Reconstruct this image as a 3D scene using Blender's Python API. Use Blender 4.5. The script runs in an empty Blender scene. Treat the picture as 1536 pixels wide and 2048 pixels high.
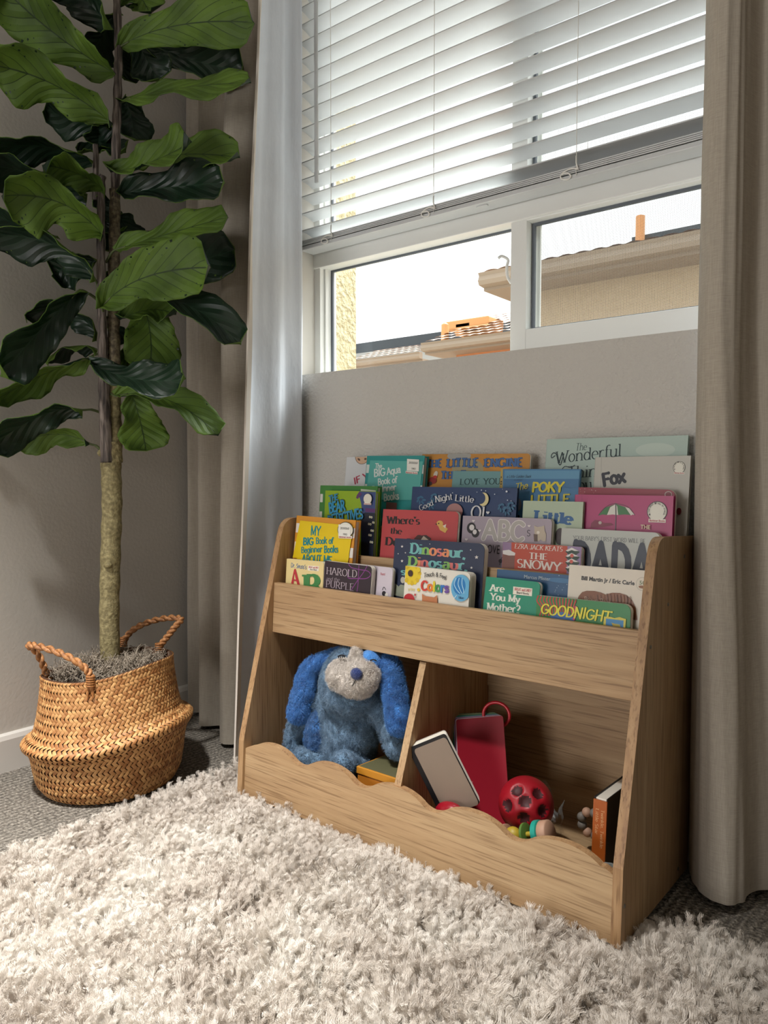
import bpy, bmesh, math, random
from mathutils import Vector, Matrix, noise
random.seed(7)
PI = math.pi
sc = bpy.context.scene
C = sc.collection
V = Vector

# ------------------------------------------------------------------ camera
FPX = 1469.3
YAW, PITCH, ROLL = 0.6704, 0.0513, 0.0008
CAM = V((0.0, -1.41, 0.72))
_f = V((-math.sin(YAW) * math.cos(PITCH), math.cos(YAW) * math.cos(PITCH), -math.sin(PITCH)))
_r0 = V((math.cos(YAW), math.sin(YAW), 0)); _u0 = _r0.cross(_f)
_r = _r0 * math.cos(ROLL) + _u0 * math.sin(ROLL)
_u = -_r0 * math.sin(ROLL) + _u0 * math.cos(ROLL)
cam_data = bpy.data.cameras.new('camera')
cam = bpy.data.objects.new('camera', cam_data); C.objects.link(cam)
cam_data.sensor_fit = 'VERTICAL'; cam_data.sensor_height = 36.0
cam_data.lens = FPX * 36.0 / 2048.0
cam_data.clip_start = 0.02; cam_data.clip_end = 200
cam.matrix_world = Matrix(((_r.x, _u.x, -_f.x, CAM.x), (_r.y, _u.y, -_f.y, CAM.y), (_r.z, _u.z, -_f.z, CAM.z), (0, 0, 0, 1)))
sc.camera = cam
def ray(x, y): return _f + _r * ((x - 768) / FPX) - _u * ((y - 1024) / FPX)
def hitp(x, y, q, n):
    d = ray(x, y); return CAM + d * (((q - CAM).dot(n)) / d.dot(n))
def hit(x, y, ax, v):
    d = ray(x, y); return CAM + d * ((v - CAM[ax]) / d[ax])
def atd(x, y, depth): return CAM + ray(x, y) * depth

# ------------------------------------------------------------------ world, light, exposure
SKY, SUN, BACKFILL, TOPFILL, SPOT, EXPO = 1.6, 8.0, 25.0, 1.5, 430.0, 0.78
world = bpy.data.worlds.new('world'); sc.world = world
world.use_nodes = True
wn = world.node_tree.nodes; wl = world.node_tree.links
bg = wn['Background']
tc = wn.new('ShaderNodeTexCoord'); sep = wn.new('ShaderNodeSeparateXYZ'); rmp = wn.new('ShaderNodeValToRGB')
wl.new(tc.outputs['Generated'], sep.inputs[0]); wl.new(sep.outputs['Z'], rmp.inputs[0])
rmp.color_ramp.elements[0].position = 0.0; rmp.color_ramp.elements[0].color = (.75, .74, .72, 1)
rmp.color_ramp.elements[1].position = 0.55; rmp.color_ramp.elements[1].color = (.90, .95, 1, 1)
wl.new(rmp.outputs[0], bg.inputs['Color']); bg.inputs['Strength'].default_value = SKY
def light(name, kind, loc, direction, energy, color, **kw):
    d = bpy.data.lights.new(name, kind); d.energy = energy; d.color = color
    for k, v in kw.items(): setattr(d, k, v)
    o = bpy.data.objects.new(name, d); C.objects.link(o); o.location = loc
    o.rotation_euler = V(direction).to_track_quat('-Z', 'Y').to_euler(); return o
light('hazy_sun', 'SUN', (0, 4, 5), (-.12, -1.0, -1.25), SUN, (1, .985, .96), angle=math.radians(34))
light('added_back_fill', 'AREA', (-1.2, -3.95, .74), (.1, 1, .02), BACKFILL, (1, .985, .972), shape='RECTANGLE', size=1.1, size_y=1.25)  # added fill light behind the camera; no window stands there
light('added_rug_spot', 'SPOT', (-1.0, -1.5, 2.66), (-.02, .10, -1), SPOT, (1, .985, .962), spot_size=math.radians(58), spot_blend=1.0, shadow_soft_size=.07)  # added spot to brighten the rug; the ceiling has no fixture
light('added_top_fill', 'AREA', (-.85, -1.75, 2.62), (0, 0, -1), TOPFILL, (1, .93, .84), shape='DISK', size=.45)  # added weak overhead fill, not a fitted lamp
sc.view_settings.view_transform = 'Standard'; sc.view_settings.look = 'None'
sc.view_settings.gamma = 1; sc.view_settings.use_curve_mapping = False
sc.view_settings.exposure = EXPO
cy = sc.cycles
cy.use_denoising = True
try: cy.denoiser = 'OPENIMAGEDENOISE'; cy.denoising_input_passes = 'RGB_ALBEDO_NORMAL'
except Exception: pass
cy.max_bounces = 9; cy.diffuse_bounces = 5; cy.glossy_bounces = 3; cy.transmission_bounces = 6; cy.transparent_max_bounces = 16
cy.sample_clamp_indirect = 6; cy.caustics_reflective = False; cy.caustics_refractive = False

# ------------------------------------------------------------------ materials
def lin(h):
    if isinstance(h, (tuple, list)): return (h[0], h[1], h[2], 1)
    h = h.lstrip('#'); o = []
    for i in (0, 2, 4):
        c = int(h[i:i+2], 16) / 255
        o.append(c / 12.92 if c <= .04045 else ((c + .055) / 1.055) ** 2.4)
    return (*o, 1)
_mats = {}
def mat(name, col='#808080', rough=.6, **kw):
    if name in _mats: return _mats[name]
    m = bpy.data.materials.new(name); m.use_nodes = True
    nt = m.node_tree; b = nt.nodes['Principled BSDF']
    b.inputs['Base Color'].default_value = lin(col); b.inputs['Roughness'].default_value = rough
    for k, v in kw.items(): b.inputs[k].default_value = v
    m.diffuse_color = lin(col); _mats[name] = m; return m
class NT:
    def __init__(s, m): s.t = m.node_tree; s.b = s.t.nodes['Principled BSDF']
    def n(s, kind, **kw):
        x = s.t.nodes.new('ShaderNode' + kind)
        for k, v in kw.items():
            if k.startswith('i_'):
                key = k[2:].replace('_', ' ')
                x.inputs[int(key) if key.isdigit() else key].default_value = v
            else: setattr(x, k, v)
        return x
    def l(s, a, b): s.t.links.new(a, b)
    def coords(s, kind='Object', scale=(1, 1, 1), rot=(0, 0, 0)):
        t = s.n('TexCoord'); mp = s.n('Mapping'); mp.inputs['Scale'].default_value = scale; mp.inputs['Rotation'].default_value = rot
        s.l(t.outputs[kind], mp.inputs[0]); return mp.outputs[0]
    def noise(s, vec, scale, detail=3, rough=.5):
        x = s.n('TexNoise'); x.inputs['Scale'].default_value = scale; x.inputs['Detail'].default_value = detail; x.inputs['Roughness'].default_value = rough
        s.l(vec, x.inputs['Vector']); return x.outputs['Fac']
    def ramp(s, fac, stops):
        r = s.n('ValToRGB'); e = r.color_ramp.elements
        while len(e) < len(stops): e.new(.5)
        for i, (p, c) in enumerate(stops): e[i].position = p; e[i].color = lin(c)
        s.l(fac, r.inputs[0]); return r.outputs[0]
    def bump(s, h, strength, dist):
        b = s.n('Bump'); b.inputs['Strength'].default_value = strength; b.inputs['Distance'].default_value = dist
        s.l(h, b.inputs['Height']); s.l(b.outputs[0], s.b.inputs['Normal'])
    def mix(s, fac, a, b, blend='MIX'):
        x = s.n('Mix'); x.data_type = 'RGBA'; x.blend_type = blend
        for i, v in ((0, fac), (6, a), (7, b)):
            if hasattr(v, 'is_linked'): s.l(v, x.inputs[i])
            else: x.inputs[i].default_value = v if i == 0 else lin(v)
        return x.outputs[2]
    def math(s, op, a, b=None):
        x = s.n('Math'); x.operation = op
        for i, v in ((0, a), (1, b)):
            if v is None: continue
            if hasattr(v, 'is_linked'): s.l(v, x.inputs[i])
            else: x.inputs[i].default_value = v
        return x.outputs[0]
def wood(name, axis, c=('#a58b6b', '#b29876', '#bea684')):
    m = mat(name, c[1], .55); t = NT(m)
    sc_ = {'x': (1.6, 34, 34), 'z': (34, 34, 1.6), 'y': (34, 1.6, 34)}[axis]
    sb = {'x': (.7, 5, 5), 'z': (5, 5, .7), 'y': (5, .7, 5)}[axis]
    sf = {'x': (9, 330, 330), 'z': (330, 330, 9), 'y': (330, 9, 330)}[axis]
    n1 = t.noise(t.coords('Object', sc_), 2.2, 6, .62); n2 = t.noise(t.coords('Object', sb), 1.6, 3); n3 = t.noise(t.coords('Object', sf), 1.0, 2)
    base = t.ramp(n1, [(.3, c[0]), (.5, c[1]), (.72, c[2])])
    pores = t.ramp(n3, [(.34, '#8a7055'), (.46, '#ffffff')])
    base = t.mix(.45, base, pores, 'MULTIPLY')
    tint = t.ramp(n2, [(.3, '#e4d0ba'), (.7, '#fff9f0')])
    t.l(t.mix(.8, base, tint, 'MULTIPLY'), t.b.inputs['Base Color'])
    t.bump(n3, .12, .001); return m
W_X = wood('oak_grain_along', 'x'); W_Z = wood('oak_grain_upright', 'z')
M_EDGE = wood('oak_edge_banding', 'z', ('#94765a', '#ab8c68', '#bb9f7b'))
m = M_WALL = mat('painted_wall', '#c4c0b9', .75); t = NT(m)
n = t.noise(t.coords('Object'), 120, 2, .5); t.bump(n, .75, .006)
M_WALLS = mat('painted_wall_plain', '#beb9b1', .8); t = NT(M_WALLS); t.bump(t.noise(t.coords('Object'), 120, 2), .2, .003)
M_CEIL = mat('ceiling_paint', '#e9e7e2', .9)
M_TRIM = mat('trim_paint', '#d2cec7', .45)
M_VINYL = mat('white_vinyl', '#e6e7e4', .35)
M_GASK = mat('dark_gasket', '#5a6068', .6)
m = M_CARPET = mat('loop_carpet', '#8a847a', .95); t = NT(m)
vo = t.n('TexVoronoi'); vo.inputs['Scale'].default_value = 190; vec = t.coords('Object', (1, .8, 1)); t.l(vec, vo.inputs['Vector'])
nz = t.noise(t.coords('Object'), 160, 2); wv = t.n('TexWave'); wv.bands_direction = 'X'; wv.inputs['Scale'].default_value = 22; wv.inputs['Distortion'].default_value = 2.2; wv.inputs['Detail'].default_value = 2
t.l(t.coords('Object', (1, 1, 1), (0, 0, .05)), wv.inputs['Vector'])
ccol = t.ramp(nz, [(.3, '#57524b'), (.5, '#857e74'), (.7, '#a69f93')])
t.l(t.mix(.45, ccol, t.ramp(wv.outputs['Fac'], [(0, '#8f8a83'), (1, '#ffffff')]), 'MULTIPLY'), t.b.inputs['Base Color'])
hh = t.math('ADD', t.math('MULTIPLY', wv.outputs['Fac'], .8), t.math('SUBTRACT', 1.0, vo.outputs['Distance'])); t.bump(hh, .9, .006)
m = M_RUGB = mat('rug_backing', '#c9c0b4', .95)
m = M_RUG = mat('rug_yarn', '#cfc6bb', .8); t = NT(m)
n1 = t.noise(t.coords('Object'), 9, 3); t.l(t.ramp(n1, [(.3, '#d0c6bb'), (.5, '#e2dad0'), (.72, '#efeae2')]), t.b.inputs['Base Color'])
def fabric(name, c, c2):
    m = mat(name, c, .9); t = NT(m)
    a = t.noise(t.coords('Object', (900, 900, 30)), 1, 2); b = t.noise(t.coords('Object', (60, 60, 1100)), 1, 2)
    f = t.math('MULTIPLY', t.math('ADD', a, b), .5)
    t.l(t.ramp(f, [(.3, c2), (.62, c)]), t.b.inputs['Base Color']); t.bump(f, .2, .0006); return m
M_CURT = fabric('linen_curtain_cloth', '#b0a799', '#9b9285')
m = M_LINING = mat('pale_curtain_lining', '#d5dae2', .55)
t = NT(m); t.bump(t.noise(t.coords('Object', (2, 2, 1)), 7, 4), .25, .02)
t.b.inputs['Transmission Weight'].default_value = 0
M_HEM = mat('curtain_hem_cloth', '#d8cfc4', .9)
m = M_SLAT = mat('blind_slat_vinyl', '#c8cacb', .32)
M_CORD = mat('blind_cord', '#e8e6e0', .7)
# glass: clear pane with a faint reflection
m = M_GLASS = mat('window_glass', '#ffffff', .0); t = NT(m)
tr = t.n('BsdfTransparent'); tr.inputs[0].default_value = (.96, .98, .97, 1); gl = t.n('BsdfGlossy'); gl.inputs['Roughness'].default_value = .02
mx = t.n('MixShader'); mx.inputs[0].default_value = .02; t.l(tr.outputs[0], mx.inputs[1]); t.l(gl.outputs[0], mx.inputs[2])
t.l(mx.outputs[0], t.t.nodes['Material Output'].inputs['Surface'])
m = M_SCREEN = mat('insect_screen', '#9ea0a2', .7); t = NT(m)
tr = t.n('BsdfTransparent'); df = t.n('BsdfDiffuse'); df.inputs[0].default_value = (.25, .25, .26, 1)
w1 = t.n('TexWave'); w1.bands_direction = 'X'; w1.inputs['Scale'].default_value = 125; w2 = t.n('TexWave'); w2.bands_direction = 'Z'; w2.inputs['Scale'].default_value = 125
vec = t.coords('Object'); t.l(vec, w1.inputs[0]); t.l(vec, w2.inputs[0])
fx = t.math('MAXIMUM', t.math('GREATER_THAN', w1.outputs['Fac'], .86), t.math('GREATER_THAN', w2.outputs['Fac'], .86))
fx = t.math('ADD', t.math('MULTIPLY', fx, .45), .05); mx = t.n('MixShader'); t.l(fx, mx.inputs[0]); t.l(tr.outputs[0], mx.inputs[1]); t.l(df.outputs[0], mx.inputs[2])
t.l(mx.outputs[0], t.t.nodes['Material Output'].inputs['Surface'])

# ------------------------------------------------------------------ mesh helpers
def thing(name, label, cat, loc=(0, 0, 0), group=None):
    o = bpy.data.objects.new(name, None); C.objects.link(o); o.location = loc; o.empty_display_size = .05
    o['label'] = label; o['category'] = cat
    if group: o['group'] = group
    return o
def tag(o, label=None, cat=None, group=None, kind=None):
    for k, v in (('label', label), ('category', cat), ('group', group), ('kind', kind)):
        if v: o[k] = v
    return o
class MB:
    def __init__(s): s.v = []; s.f = []; s.m = []
    def add(s, vs, fs, mi=0):
        b = len(s.v); s.v += [V(x) for x in vs]
        for f in fs: s.f.append([i + b for i in f]); s.m.append(mi)
        return s
    def box(s, a, b, mi=0, M=None):
        x0, y0, z0 = a; x1, y1, z1 = b
        vs = [V(p) for p in ((x0,y0,z0),(x1,y0,z0),(x1,y1,z0),(x0,y1,z0),(x0,y0,z1),(x1,y0,z1),(x1,y1,z1),(x0,y1,z1))]
        if M: vs = [M @ p for p in vs]
        return s.add(vs, [(3,2,1,0),(4,5,6,7),(0,1,5,4),(1,2,6,5),(2,3,7,6),(3,0,4,7)], mi)
    def prism(s, pts, fn, d0, d1, mi=0, mcap=None):
        """outline pts (a,b) -> fn(a,b,d); extruded between depths d0 and d1"""
        n = len(pts); vs = [fn(a, b, d0) for a, b in pts] + [fn(a, b, d1) for a, b in pts]
        s.add(vs, [list(range(n))[::-1], list(range(n, 2*n))], mi if mcap is None else mcap)
        b = len(s.v) - 2*n
        for i in range(n): s.f.append([b+i, b+(i+1) % n, b+n+(i+1) % n, b+n+i]); s.m.append(mi)
        return s
    def tube(s, pts, rad, seg=8, mi=0, cap=True):
        pts = [V(p) for p in pts]; n = len(pts)
        if not hasattr(rad, '__len__'): rad = [rad] * n
        up = None; rings = []
        for i, p in enumerate(pts):
            t = (pts[min(i+1, n-1)] - pts[max(i-1, 0)]).normalized()
            if up is None: up = t.orthogonal().normalized()
            a = (up - t * up.dot(t)).normalized(); up = a; bb = t.cross(a)
            rings.append([p + (a * math.cos(2*PI*k/seg) + bb * math.sin(2*PI*k/seg)) * rad[i] for k in range(seg)])
        b = len(s.v)
        for r in rings: s.v += r
        for i in range(n-1):
            for k in range(seg): s.f.append([b+i*seg+k, b+i*seg+(k+1) % seg, b+(i+1)*seg+(k+1) % seg, b+(i+1)*seg+k]); s.m.append(mi)
        if cap:
            s.f.append([b+k for k in range(seg)][::-1]); s.m.append(mi); s.f.append([b+(n-1)*seg+k for k in range(seg)]); s.m.append(mi)
        return s
    def lathe(s, prof, c=(0,0,0), seg=32, mi=0, M=None):
        b = len(s.v); c = V(c)
        for r, z in prof:
            for k in range(seg):
                p = V((r*math.cos(2*PI*k/seg), r*math.sin(2*PI*k/seg), z))
                s.v.append(c + (M @ p if M else p))
        for i in range(len(prof)-1):
            for k in range(seg): s.f.append([b+i*seg+k, b+i*seg+(k+1) % seg, b+(i+1)*seg+(k+1) % seg, b+(i+1)*seg+k]); s.m.append(mi)
        return s
    def grid(s, fn, nu, nv, mi=0, flip=False):
        b = len(s.v)
        for j in range(nv+1):
            for i in range(nu+1): s.v.append(V(fn(i/nu, j/nv)))
        for j in range(nv):
            for i in range(nu):
                q = [b+j*(nu+1)+i, b+j*(nu+1)+i+1, b+(j+1)*(nu+1)+i+1, b+(j+1)*(nu+1)+i]
                s.f.append(q[::-1] if flip else q); s.m.append(mi)
        return s
    def build(s, name, mats, parent=None, smooth=False, bevel=0, loc=None, sharp=None):
        me = bpy.data.meshes.new(name)
        off = V(loc) if loc is not None else (parent_world(parent) if parent else V((0,0,0)))
        me.from_pydata([tuple(p - off) for p in s.v], [], s.f)
        if not isinstance(mats, (list, tuple)): mats = [mats]
        for m in mats: me.materials.append(m)
        for p, mi in zip(me.polygons, s.m): p.material_index = mi; p.use_smooth = smooth
        me.update()
        o = bpy.data.objects.new(name, me); C.objects.link(o)
        if parent: o.parent = parent
        elif loc is not None: o.location = loc
        if bevel:
            bv = o.modifiers.new('bevel', 'BEVEL'); bv.width = bevel; bv.segments = 2; bv.limit_method = 'ANGLE'; bv.angle_limit = math.radians(40)
        if sharp and smooth:
            try: me.set_sharp_from_angle(angle=math.radians(sharp))
            except Exception: pass
        return o
def parent_world(o):
    p = V((0, 0, 0))
    while o: p = p + V(o.location); o = o.parent
    return p
def lerp(a, b, t): return a + (b - a) * t
def smooth_path(pts, n=8):
    pts = [V(p) for p in pts]; out = []
    for i in range(len(pts)-1):
        p0 = pts[max(i-1, 0)]; p1 = pts[i]; p2 = pts[i+1]; p3 = pts[min(i+2, len(pts)-1)]
        for k in range(n):
            t = k/n; out.append(.5*((2*p1)+(p2-p0)*t+(2*p0-5*p1+4*p2-p3)*t*t+(3*p1-p0-3*p2+p3)*t*t*t))
    out.append(pts[-1]); return out

# ------------------------------------------------------------------ room shell
XL, XR, YB, ZC = -1.81, 2.3, -4.1, 2.7
WX0, WX1, WZ0, WZ1 = -1.423, 0.02, .984, 2.2          # window opening
o = MB().box((XL-.2, YB-.2, -.12), (XR+.2, .18, 0)).build('floor', M_CARPET); tag(o, 'grey brown loop pile carpet with fine ribs', kind='structure')
o = MB().box((XL-.2, YB-.2, ZC), (XR+.2, .18, ZC+.1)).build('ceiling', M_CEIL); tag(o, kind='structure')
o = MB().box((XL-.12, YB-.1, 0), (XL, .16, ZC)).build('wall_left', M_WALLS); tag(o, kind='structure')
o = MB().box((XR, YB-.1, 0), (XR+.12, .16, ZC)).build('wall_right', M_WALLS); tag(o, kind='structure')
o = MB().box((XL, YB-.12, 0), (XR, YB, ZC)).build('wall_front', M_WALLS); tag(o, kind='structure')
wb = MB()
wb.box((XL, 0, 0), (XR, .16, WZ0)); wb.box((XL, 0, WZ1), (XR, .16, ZC)); wb.box((XL, 0, WZ0), (WX0, .16, WZ1)); wb.box((WX1, 0, WZ0), (XR, .16, WZ1))
o = wb.build('wall_back', M_WALL); tag(o, 'warm grey wall with orange peel texture under the window', kind='structure')
MB().box((WX0-.0005, .001, WZ0), (WX0+.0015, .16, WZ1)).build('lit_return_liner', M_TRIM).__setitem__('kind', 'structure')  # added liner: its paler colour stands in for daylight on the drywall return
def baseboard(name, a, b, nrm):
    a = V(a); b = V(b); nrm = V(nrm); prof = [(0, 0), (.014, 0), (.014, .078), (.010, .088), (.004, .092), (0, .092)]
    mb = MB(); n = len(prof)
    vs = [a + nrm*p[0] + V((0,0,p[1])) for p in prof] + [b + nrm*p[0] + V((0,0,p[1])) for p in prof]
    mb.add(vs, [[i, (i+1) % n, n+(i+1) % n, n+i] for i in range(n)] + [list(range(n))[::-1], list(range(n, 2*n))])
    tag(mb.build(name, M_TRIM), kind='structure')
baseboard('baseboard_left', (XL, YB, 0), (XL, 0, 0), (1, 0, 0))
baseboard('baseboard_back', (XL, 0, 0), (XR, 0, 0), (0, -1, 0))
baseboard('baseboard_right', (XR, YB, 0), (XR, 0, 0), (-1, 0, 0))
baseboard('baseboard_front', (XL, YB, 0), (XR, YB, 0), (0, 1, 0))

# ------------------------------------------------------------------ window
FY0, FY1 = .075, .135
win = bpy.data.objects.new('window_1', None); C.objects.link(win); win.location = (WX0, FY0, WZ0)
tag(win, 'white vinyl sliding window behind the raised blind', kind='structure')
fr = MB()
fr.box((WX0, FY0, WZ0), (WX0+.022, FY1, WZ1)); fr.box((WX1-.03, FY0, WZ0), (WX1, FY1, WZ1))
fr.box((WX0, FY0, WZ0), (WX1, FY1, WZ0+.014)); fr.box((WX0, FY0, WZ1-.04), (WX1, FY1, WZ1))
fr.box((WX0, FY0-.004, 1.281), (WX1, FY1, 1.345))                       # transom
fr.box((WX0+.022, FY0+.016, WZ0), (WX0+.028, FY1, 1.29)); fr.box((WX0+.022, FY0+.016, 1.34), (WX0+.028, FY1, WZ1))
fr.build('window_frame', M_VINYL, win, bevel=.002)
# fixed light, left
def rect_ring(mb, x0, x1, z0, z1, y0, y1, w, mi=0):
    mb.box((x0, y0, z0), (x0+w, y1, z1), mi); mb.box((x1-w, y0, z0), (x1, y1, z1), mi)
    mb.box((x0+w, y0, z0), (x1-w, y1, z0+w), mi); mb.box((x0+w, y0, z1-w), (x1-w, y1, z1), mi)
MX0, MX1 = -.818, -.779
gk = MB(); rect_ring(gk, WX0+.028, MX0+.02, WZ0+.008, 1.283, .112, .118, .007); gk.build('gasket', M_GASK, win)
gk = MB(); rect_ring(gk, WX0+.028, MX0+.02, 1.343, WZ1-.04, .112, .118, .007); gk.build('gasket', M_GASK, win)
MB().box((WX0+.04, .113, WZ0+.02), (MX0+.02, .116, 1.285)).build('glass_pane', M_GLASS, win)
MB().box((WX0+.04, .113, 1.343), (MX0+.02, .116, WZ1-.04)).build('glass_pane', M_GLASS, win)
# sash, right
for z0, z1, nm in ((WZ0+.006, 1.284, 'sliding_sash'), (1.342, WZ1-.03, 'upper_sash')):
    sa = MB(); sa.box((MX0, FY0+.003, z0), (MX1, FY0+.035, z1)); sa.box((WX1-.06, FY0+.003, z0), (WX1-.028, FY0+.035, z1))
    sa.box((MX1, FY0+.003, z0), (WX1-.06, FY0+.035, z0+.052)); sa.box((MX1, FY0+.003, z1-.006), (WX1-.06, FY0+.035, z1))
    sa.box((MX0-.006, FY0+.02, z0), (MX0, FY0+.05, z1))
    s_ = sa.build(nm, M_VINYL, win, bevel=.0015)
    gk = MB(); rect_ring(gk, MX1+.002, WX1-.06, z0+.052, z1-.006, FY0+.026, FY0+.034, .006); gk.build('gasket', M_GASK, s_)
    MB().box((MX1, FY0+.028, z0+.05), (WX1-.06, FY0+.030, z1)).build('glass_pane', M_GLASS, s_)
    MB().box((MX1+.010, FY0+.050, z0+.01), (WX1-.03, FY0+.0505, z1)).build('insect_screen', M_SCREEN, win)
    MB().box((MX1-.004, FY0+.046, z0), (MX1+.012, FY0+.053, z1)).build('screen_frame', M_VINYL, win, bevel=.001)
lt = MB(); lt.tube(smooth_path([(MX0-.002, FY0+.01, 1.150), (MX0-.008, FY0+.004, 1.165), (MX0-.008, FY0, 1.185), (MX0-.004, FY0-.002, 1.2), (MX0-.015, FY0-.010, 1.208), (MX0-.022, FY0-.014, 1.204)], 5), [.0035]*26, 8)
lt.build('sash_latch', M_VINYL, win, smooth=True)

# ------------------------------------------------------------------ blind
BX0, BX1 = WX0+.004, WX1-.004; BY0, BY1 = .018, .068
bl = thing('window_blind', 'white two inch horizontal slat blind raised part way above the bookcase', 'window blind', (-.66, .043, 1.317))
def slat(z, ang, name='slat', th=.0028):
    mb = MB(); w = .05; n = 8; up = []; lo = []
    for i in range(n+1):
        u = (i/n-.5); yy = u*w; zz = .0035*(1-(2*u)**2)
        up.append((yy, zz+th/2)); lo.append((yy, zz-th/2))
    prof = up + lo[::-1]; ca, sa_ = math.cos(ang), math.sin(ang); N = len(prof)
    ps = [(y*ca - zz*sa_, y*sa_ + zz*ca) for y, zz in prof]
    vs = [(BX0, .043+a, z+b) for a, b in ps] + [(BX1, .043+a, z+b) for a, b in ps]
    mb.add(vs, [[i, (i+1) % N, N+(i+1) % N, N+i] for i in range(N)] + [list(range(N))[::-1], list(range(N, 2*N))])
    o = mb.build(name, M_SLAT, bl, smooth=True, sharp=40); return o
MB().box((BX0, BY0, 1.317), (BX1, BY1, 1.3275)).build('bottom_rail', M_SLAT, bl, bevel=.002)
for i in range(4): slat(1.3302+i*.0036, -.0)
z = 1.366; k = 0
while z < 2.12: slat(z, -.10 - .013*min(k, 16)); z += .0440; k += 1
MB().box((BX0, .012, 2.135), (BX1, .07, 2.195)).build('head_rail', M_SLAT, bl, bevel=.003)
for x in (-1.305, -.985, -.637):
    for yy in (.0155, .0705):
        cpts = [(x, yy, 1.322+i*.02) for i in range(42)]
        MB().tube(cpts, .0008, 5).build('ladder_cord', M_CORD, bl, smooth=True)
    lp = MB(); pts = []
    for i in range(26):
        a = i/25*PI*2.6; pts.append((x - .012 + .018*math.cos(a)*(1-i/60) - .0006*i, .0135-.001*math.sin(a*2), 1.330 + .008*math.sin(a) - .0003*i))
    lp.tube([(x, .0155, 1.36), (x+.001, .013, 1.345)] + pts, .0016, 6).build('cord_loop', M_CORD, bl, smooth=True)
for x in (-.865,):
    pl = MB(); n = 20; ring = [(x+.0145*math.copysign(abs(math.cos(2*PI*i/n))**.6, math.cos(2*PI*i/n)), .032+.006*math.copysign(abs(math.sin(2*PI*i/n))**.6, math.sin(2*PI*i/n))) for i in range(n)]
    pl.prism(ring, lambda a, b, d: V((a, b, d)), 1.3145, 1.318); pl.build('cord_plug', M_SLAT, bl)
MB().tube([(-1.345, .006, 2.15), (-1.345, .004, 1.8), (-1.345, .004, 1.475)], .0052, 8).build('tilt_wand', M_SLAT, bl, smooth=True)

# ------------------------------------------------------------------ neighbouring houses seen through the window
M_STUC = mat('cream_stucco', '#d9c9a0', .9); t = NT(M_STUC); nn = t.noise(t.coords('Object'), 60, 4); t.bump(nn, 1, .02)
t.l(t.ramp(nn, [(.3, '#bfb08c'), (.5, '#cfc19d'), (.7, '#d8ccab')]), t.b.inputs['Base Color'])
M_STUC2 = mat('beige_stucco', '#b09a7d', .9); t = NT(M_STUC2); t.bump(t.noise(t.coords('Object'), 30, 4), .5, .02)
M_TILE = mat('clay_roof_tile', '#b08a76', .8); t = NT(M_TILE); nn = t.noise(t.coords('Object'), 3, 3); t.l(t.ramp(nn, [(.3, '#8f6a58'), (.7, '#c2a491')]), t.b.inputs['Base Color'])
M_FASC = mat('fascia_paint', '#92806d', .7); M_ORNG = mat('orange_vent', '#c98f56', .6); M_SOLAR = mat('solar_panel_black', '#2a3036', .3)
M_ORW = mat('terracotta_wall', '#c07a4a', .8)
o = MB().box((-1.85, .165, -.5), (-1.432, hit(712, 640, 0, -1.432).y, 3.2)).build('wall_pier', M_STUC); tag(o, 'cream stucco pier just outside the left pane', 'exterior pier')
# geometry measured from the pane: helper gives a point on a plane y = const
def far(x, y, Y): return hit(x, y, 1, Y)
H1Y = 4.2
a0 = far(968, 548, 5.0); 
def tiled_slope(mb, p0, p1, run, rise, mi=0, pitch=.16):
    """tile rows from the eave p0-p1 going back (+y) by run and up by rise"""
    n = max(4, int((p1-p0).length/pitch)); seg = 6
    back = V((0, run, rise)); L = int(back.length/.3)+1
    prof = []
    for i in range(n*seg+1):
        u = i/(n*seg); prof.append((u, .013*abs(math.sin(PI*i/seg))))
    for j in range(L):
        b = len(mb.v); q0 = j/L; q1 = (j+1)/L
        for u, h in prof: mb.v.append(p0.lerp(p1, u) + back*q0 + V((0, 0, h+.03)))
        for u, h in prof: mb.v.append(p0.lerp(p1, u) + back*q1 + V((0, 0, h)))
        m_ = len(prof)
        for i in range(m_-1): mb.f.append([b+i, b+i+1, b+m_+i+1, b+m_+i]); mb.m.append(mi)
def house(label, wallm, e0, e1, ground, run, rise, depth, overhang=.35):
    h = thing('neighbour_house', label, 'house', (e0.x, e0.y, ground), 'neighbouring houses')
    MB().box((e0.x+overhang, e0.y+overhang, ground), (e1.x-.01, e0.y+depth, e0.z-.16)).build('wall', wallm, h)
    r = MB(); tiled_slope(r, V((e0.x, e0.y, e0.z)), V((e1.x, e1.y, e1.z)), run, rise); r.build('tile_roof', M_TILE, h, smooth=True)
    MB().box((e0.x, e0.y, e0.z-.17), (e1.x, e0.y+depth, e0.z-.13)).build('soffit', M_FASC, h)
    g = MB(); prof = [(0, 0), (-.10, .01), (-.12, .05), (-.10, .10), (-.12, .13), (0, .13)]; n = len(prof)
    g.add([(e0.x, e0.y+a, e0.z-.14+b) for a, b in prof] + [(e1.x, e0.y+a, e0.z-.14+b) for a, b in prof], [[i, (i+1) % n, n+(i+1) % n, n+i] for i in range(n)] + [list(range(n))[::-1], list(range(n, 2*n))])
    g.build('gutter', M_FASC, h); return h
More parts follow.
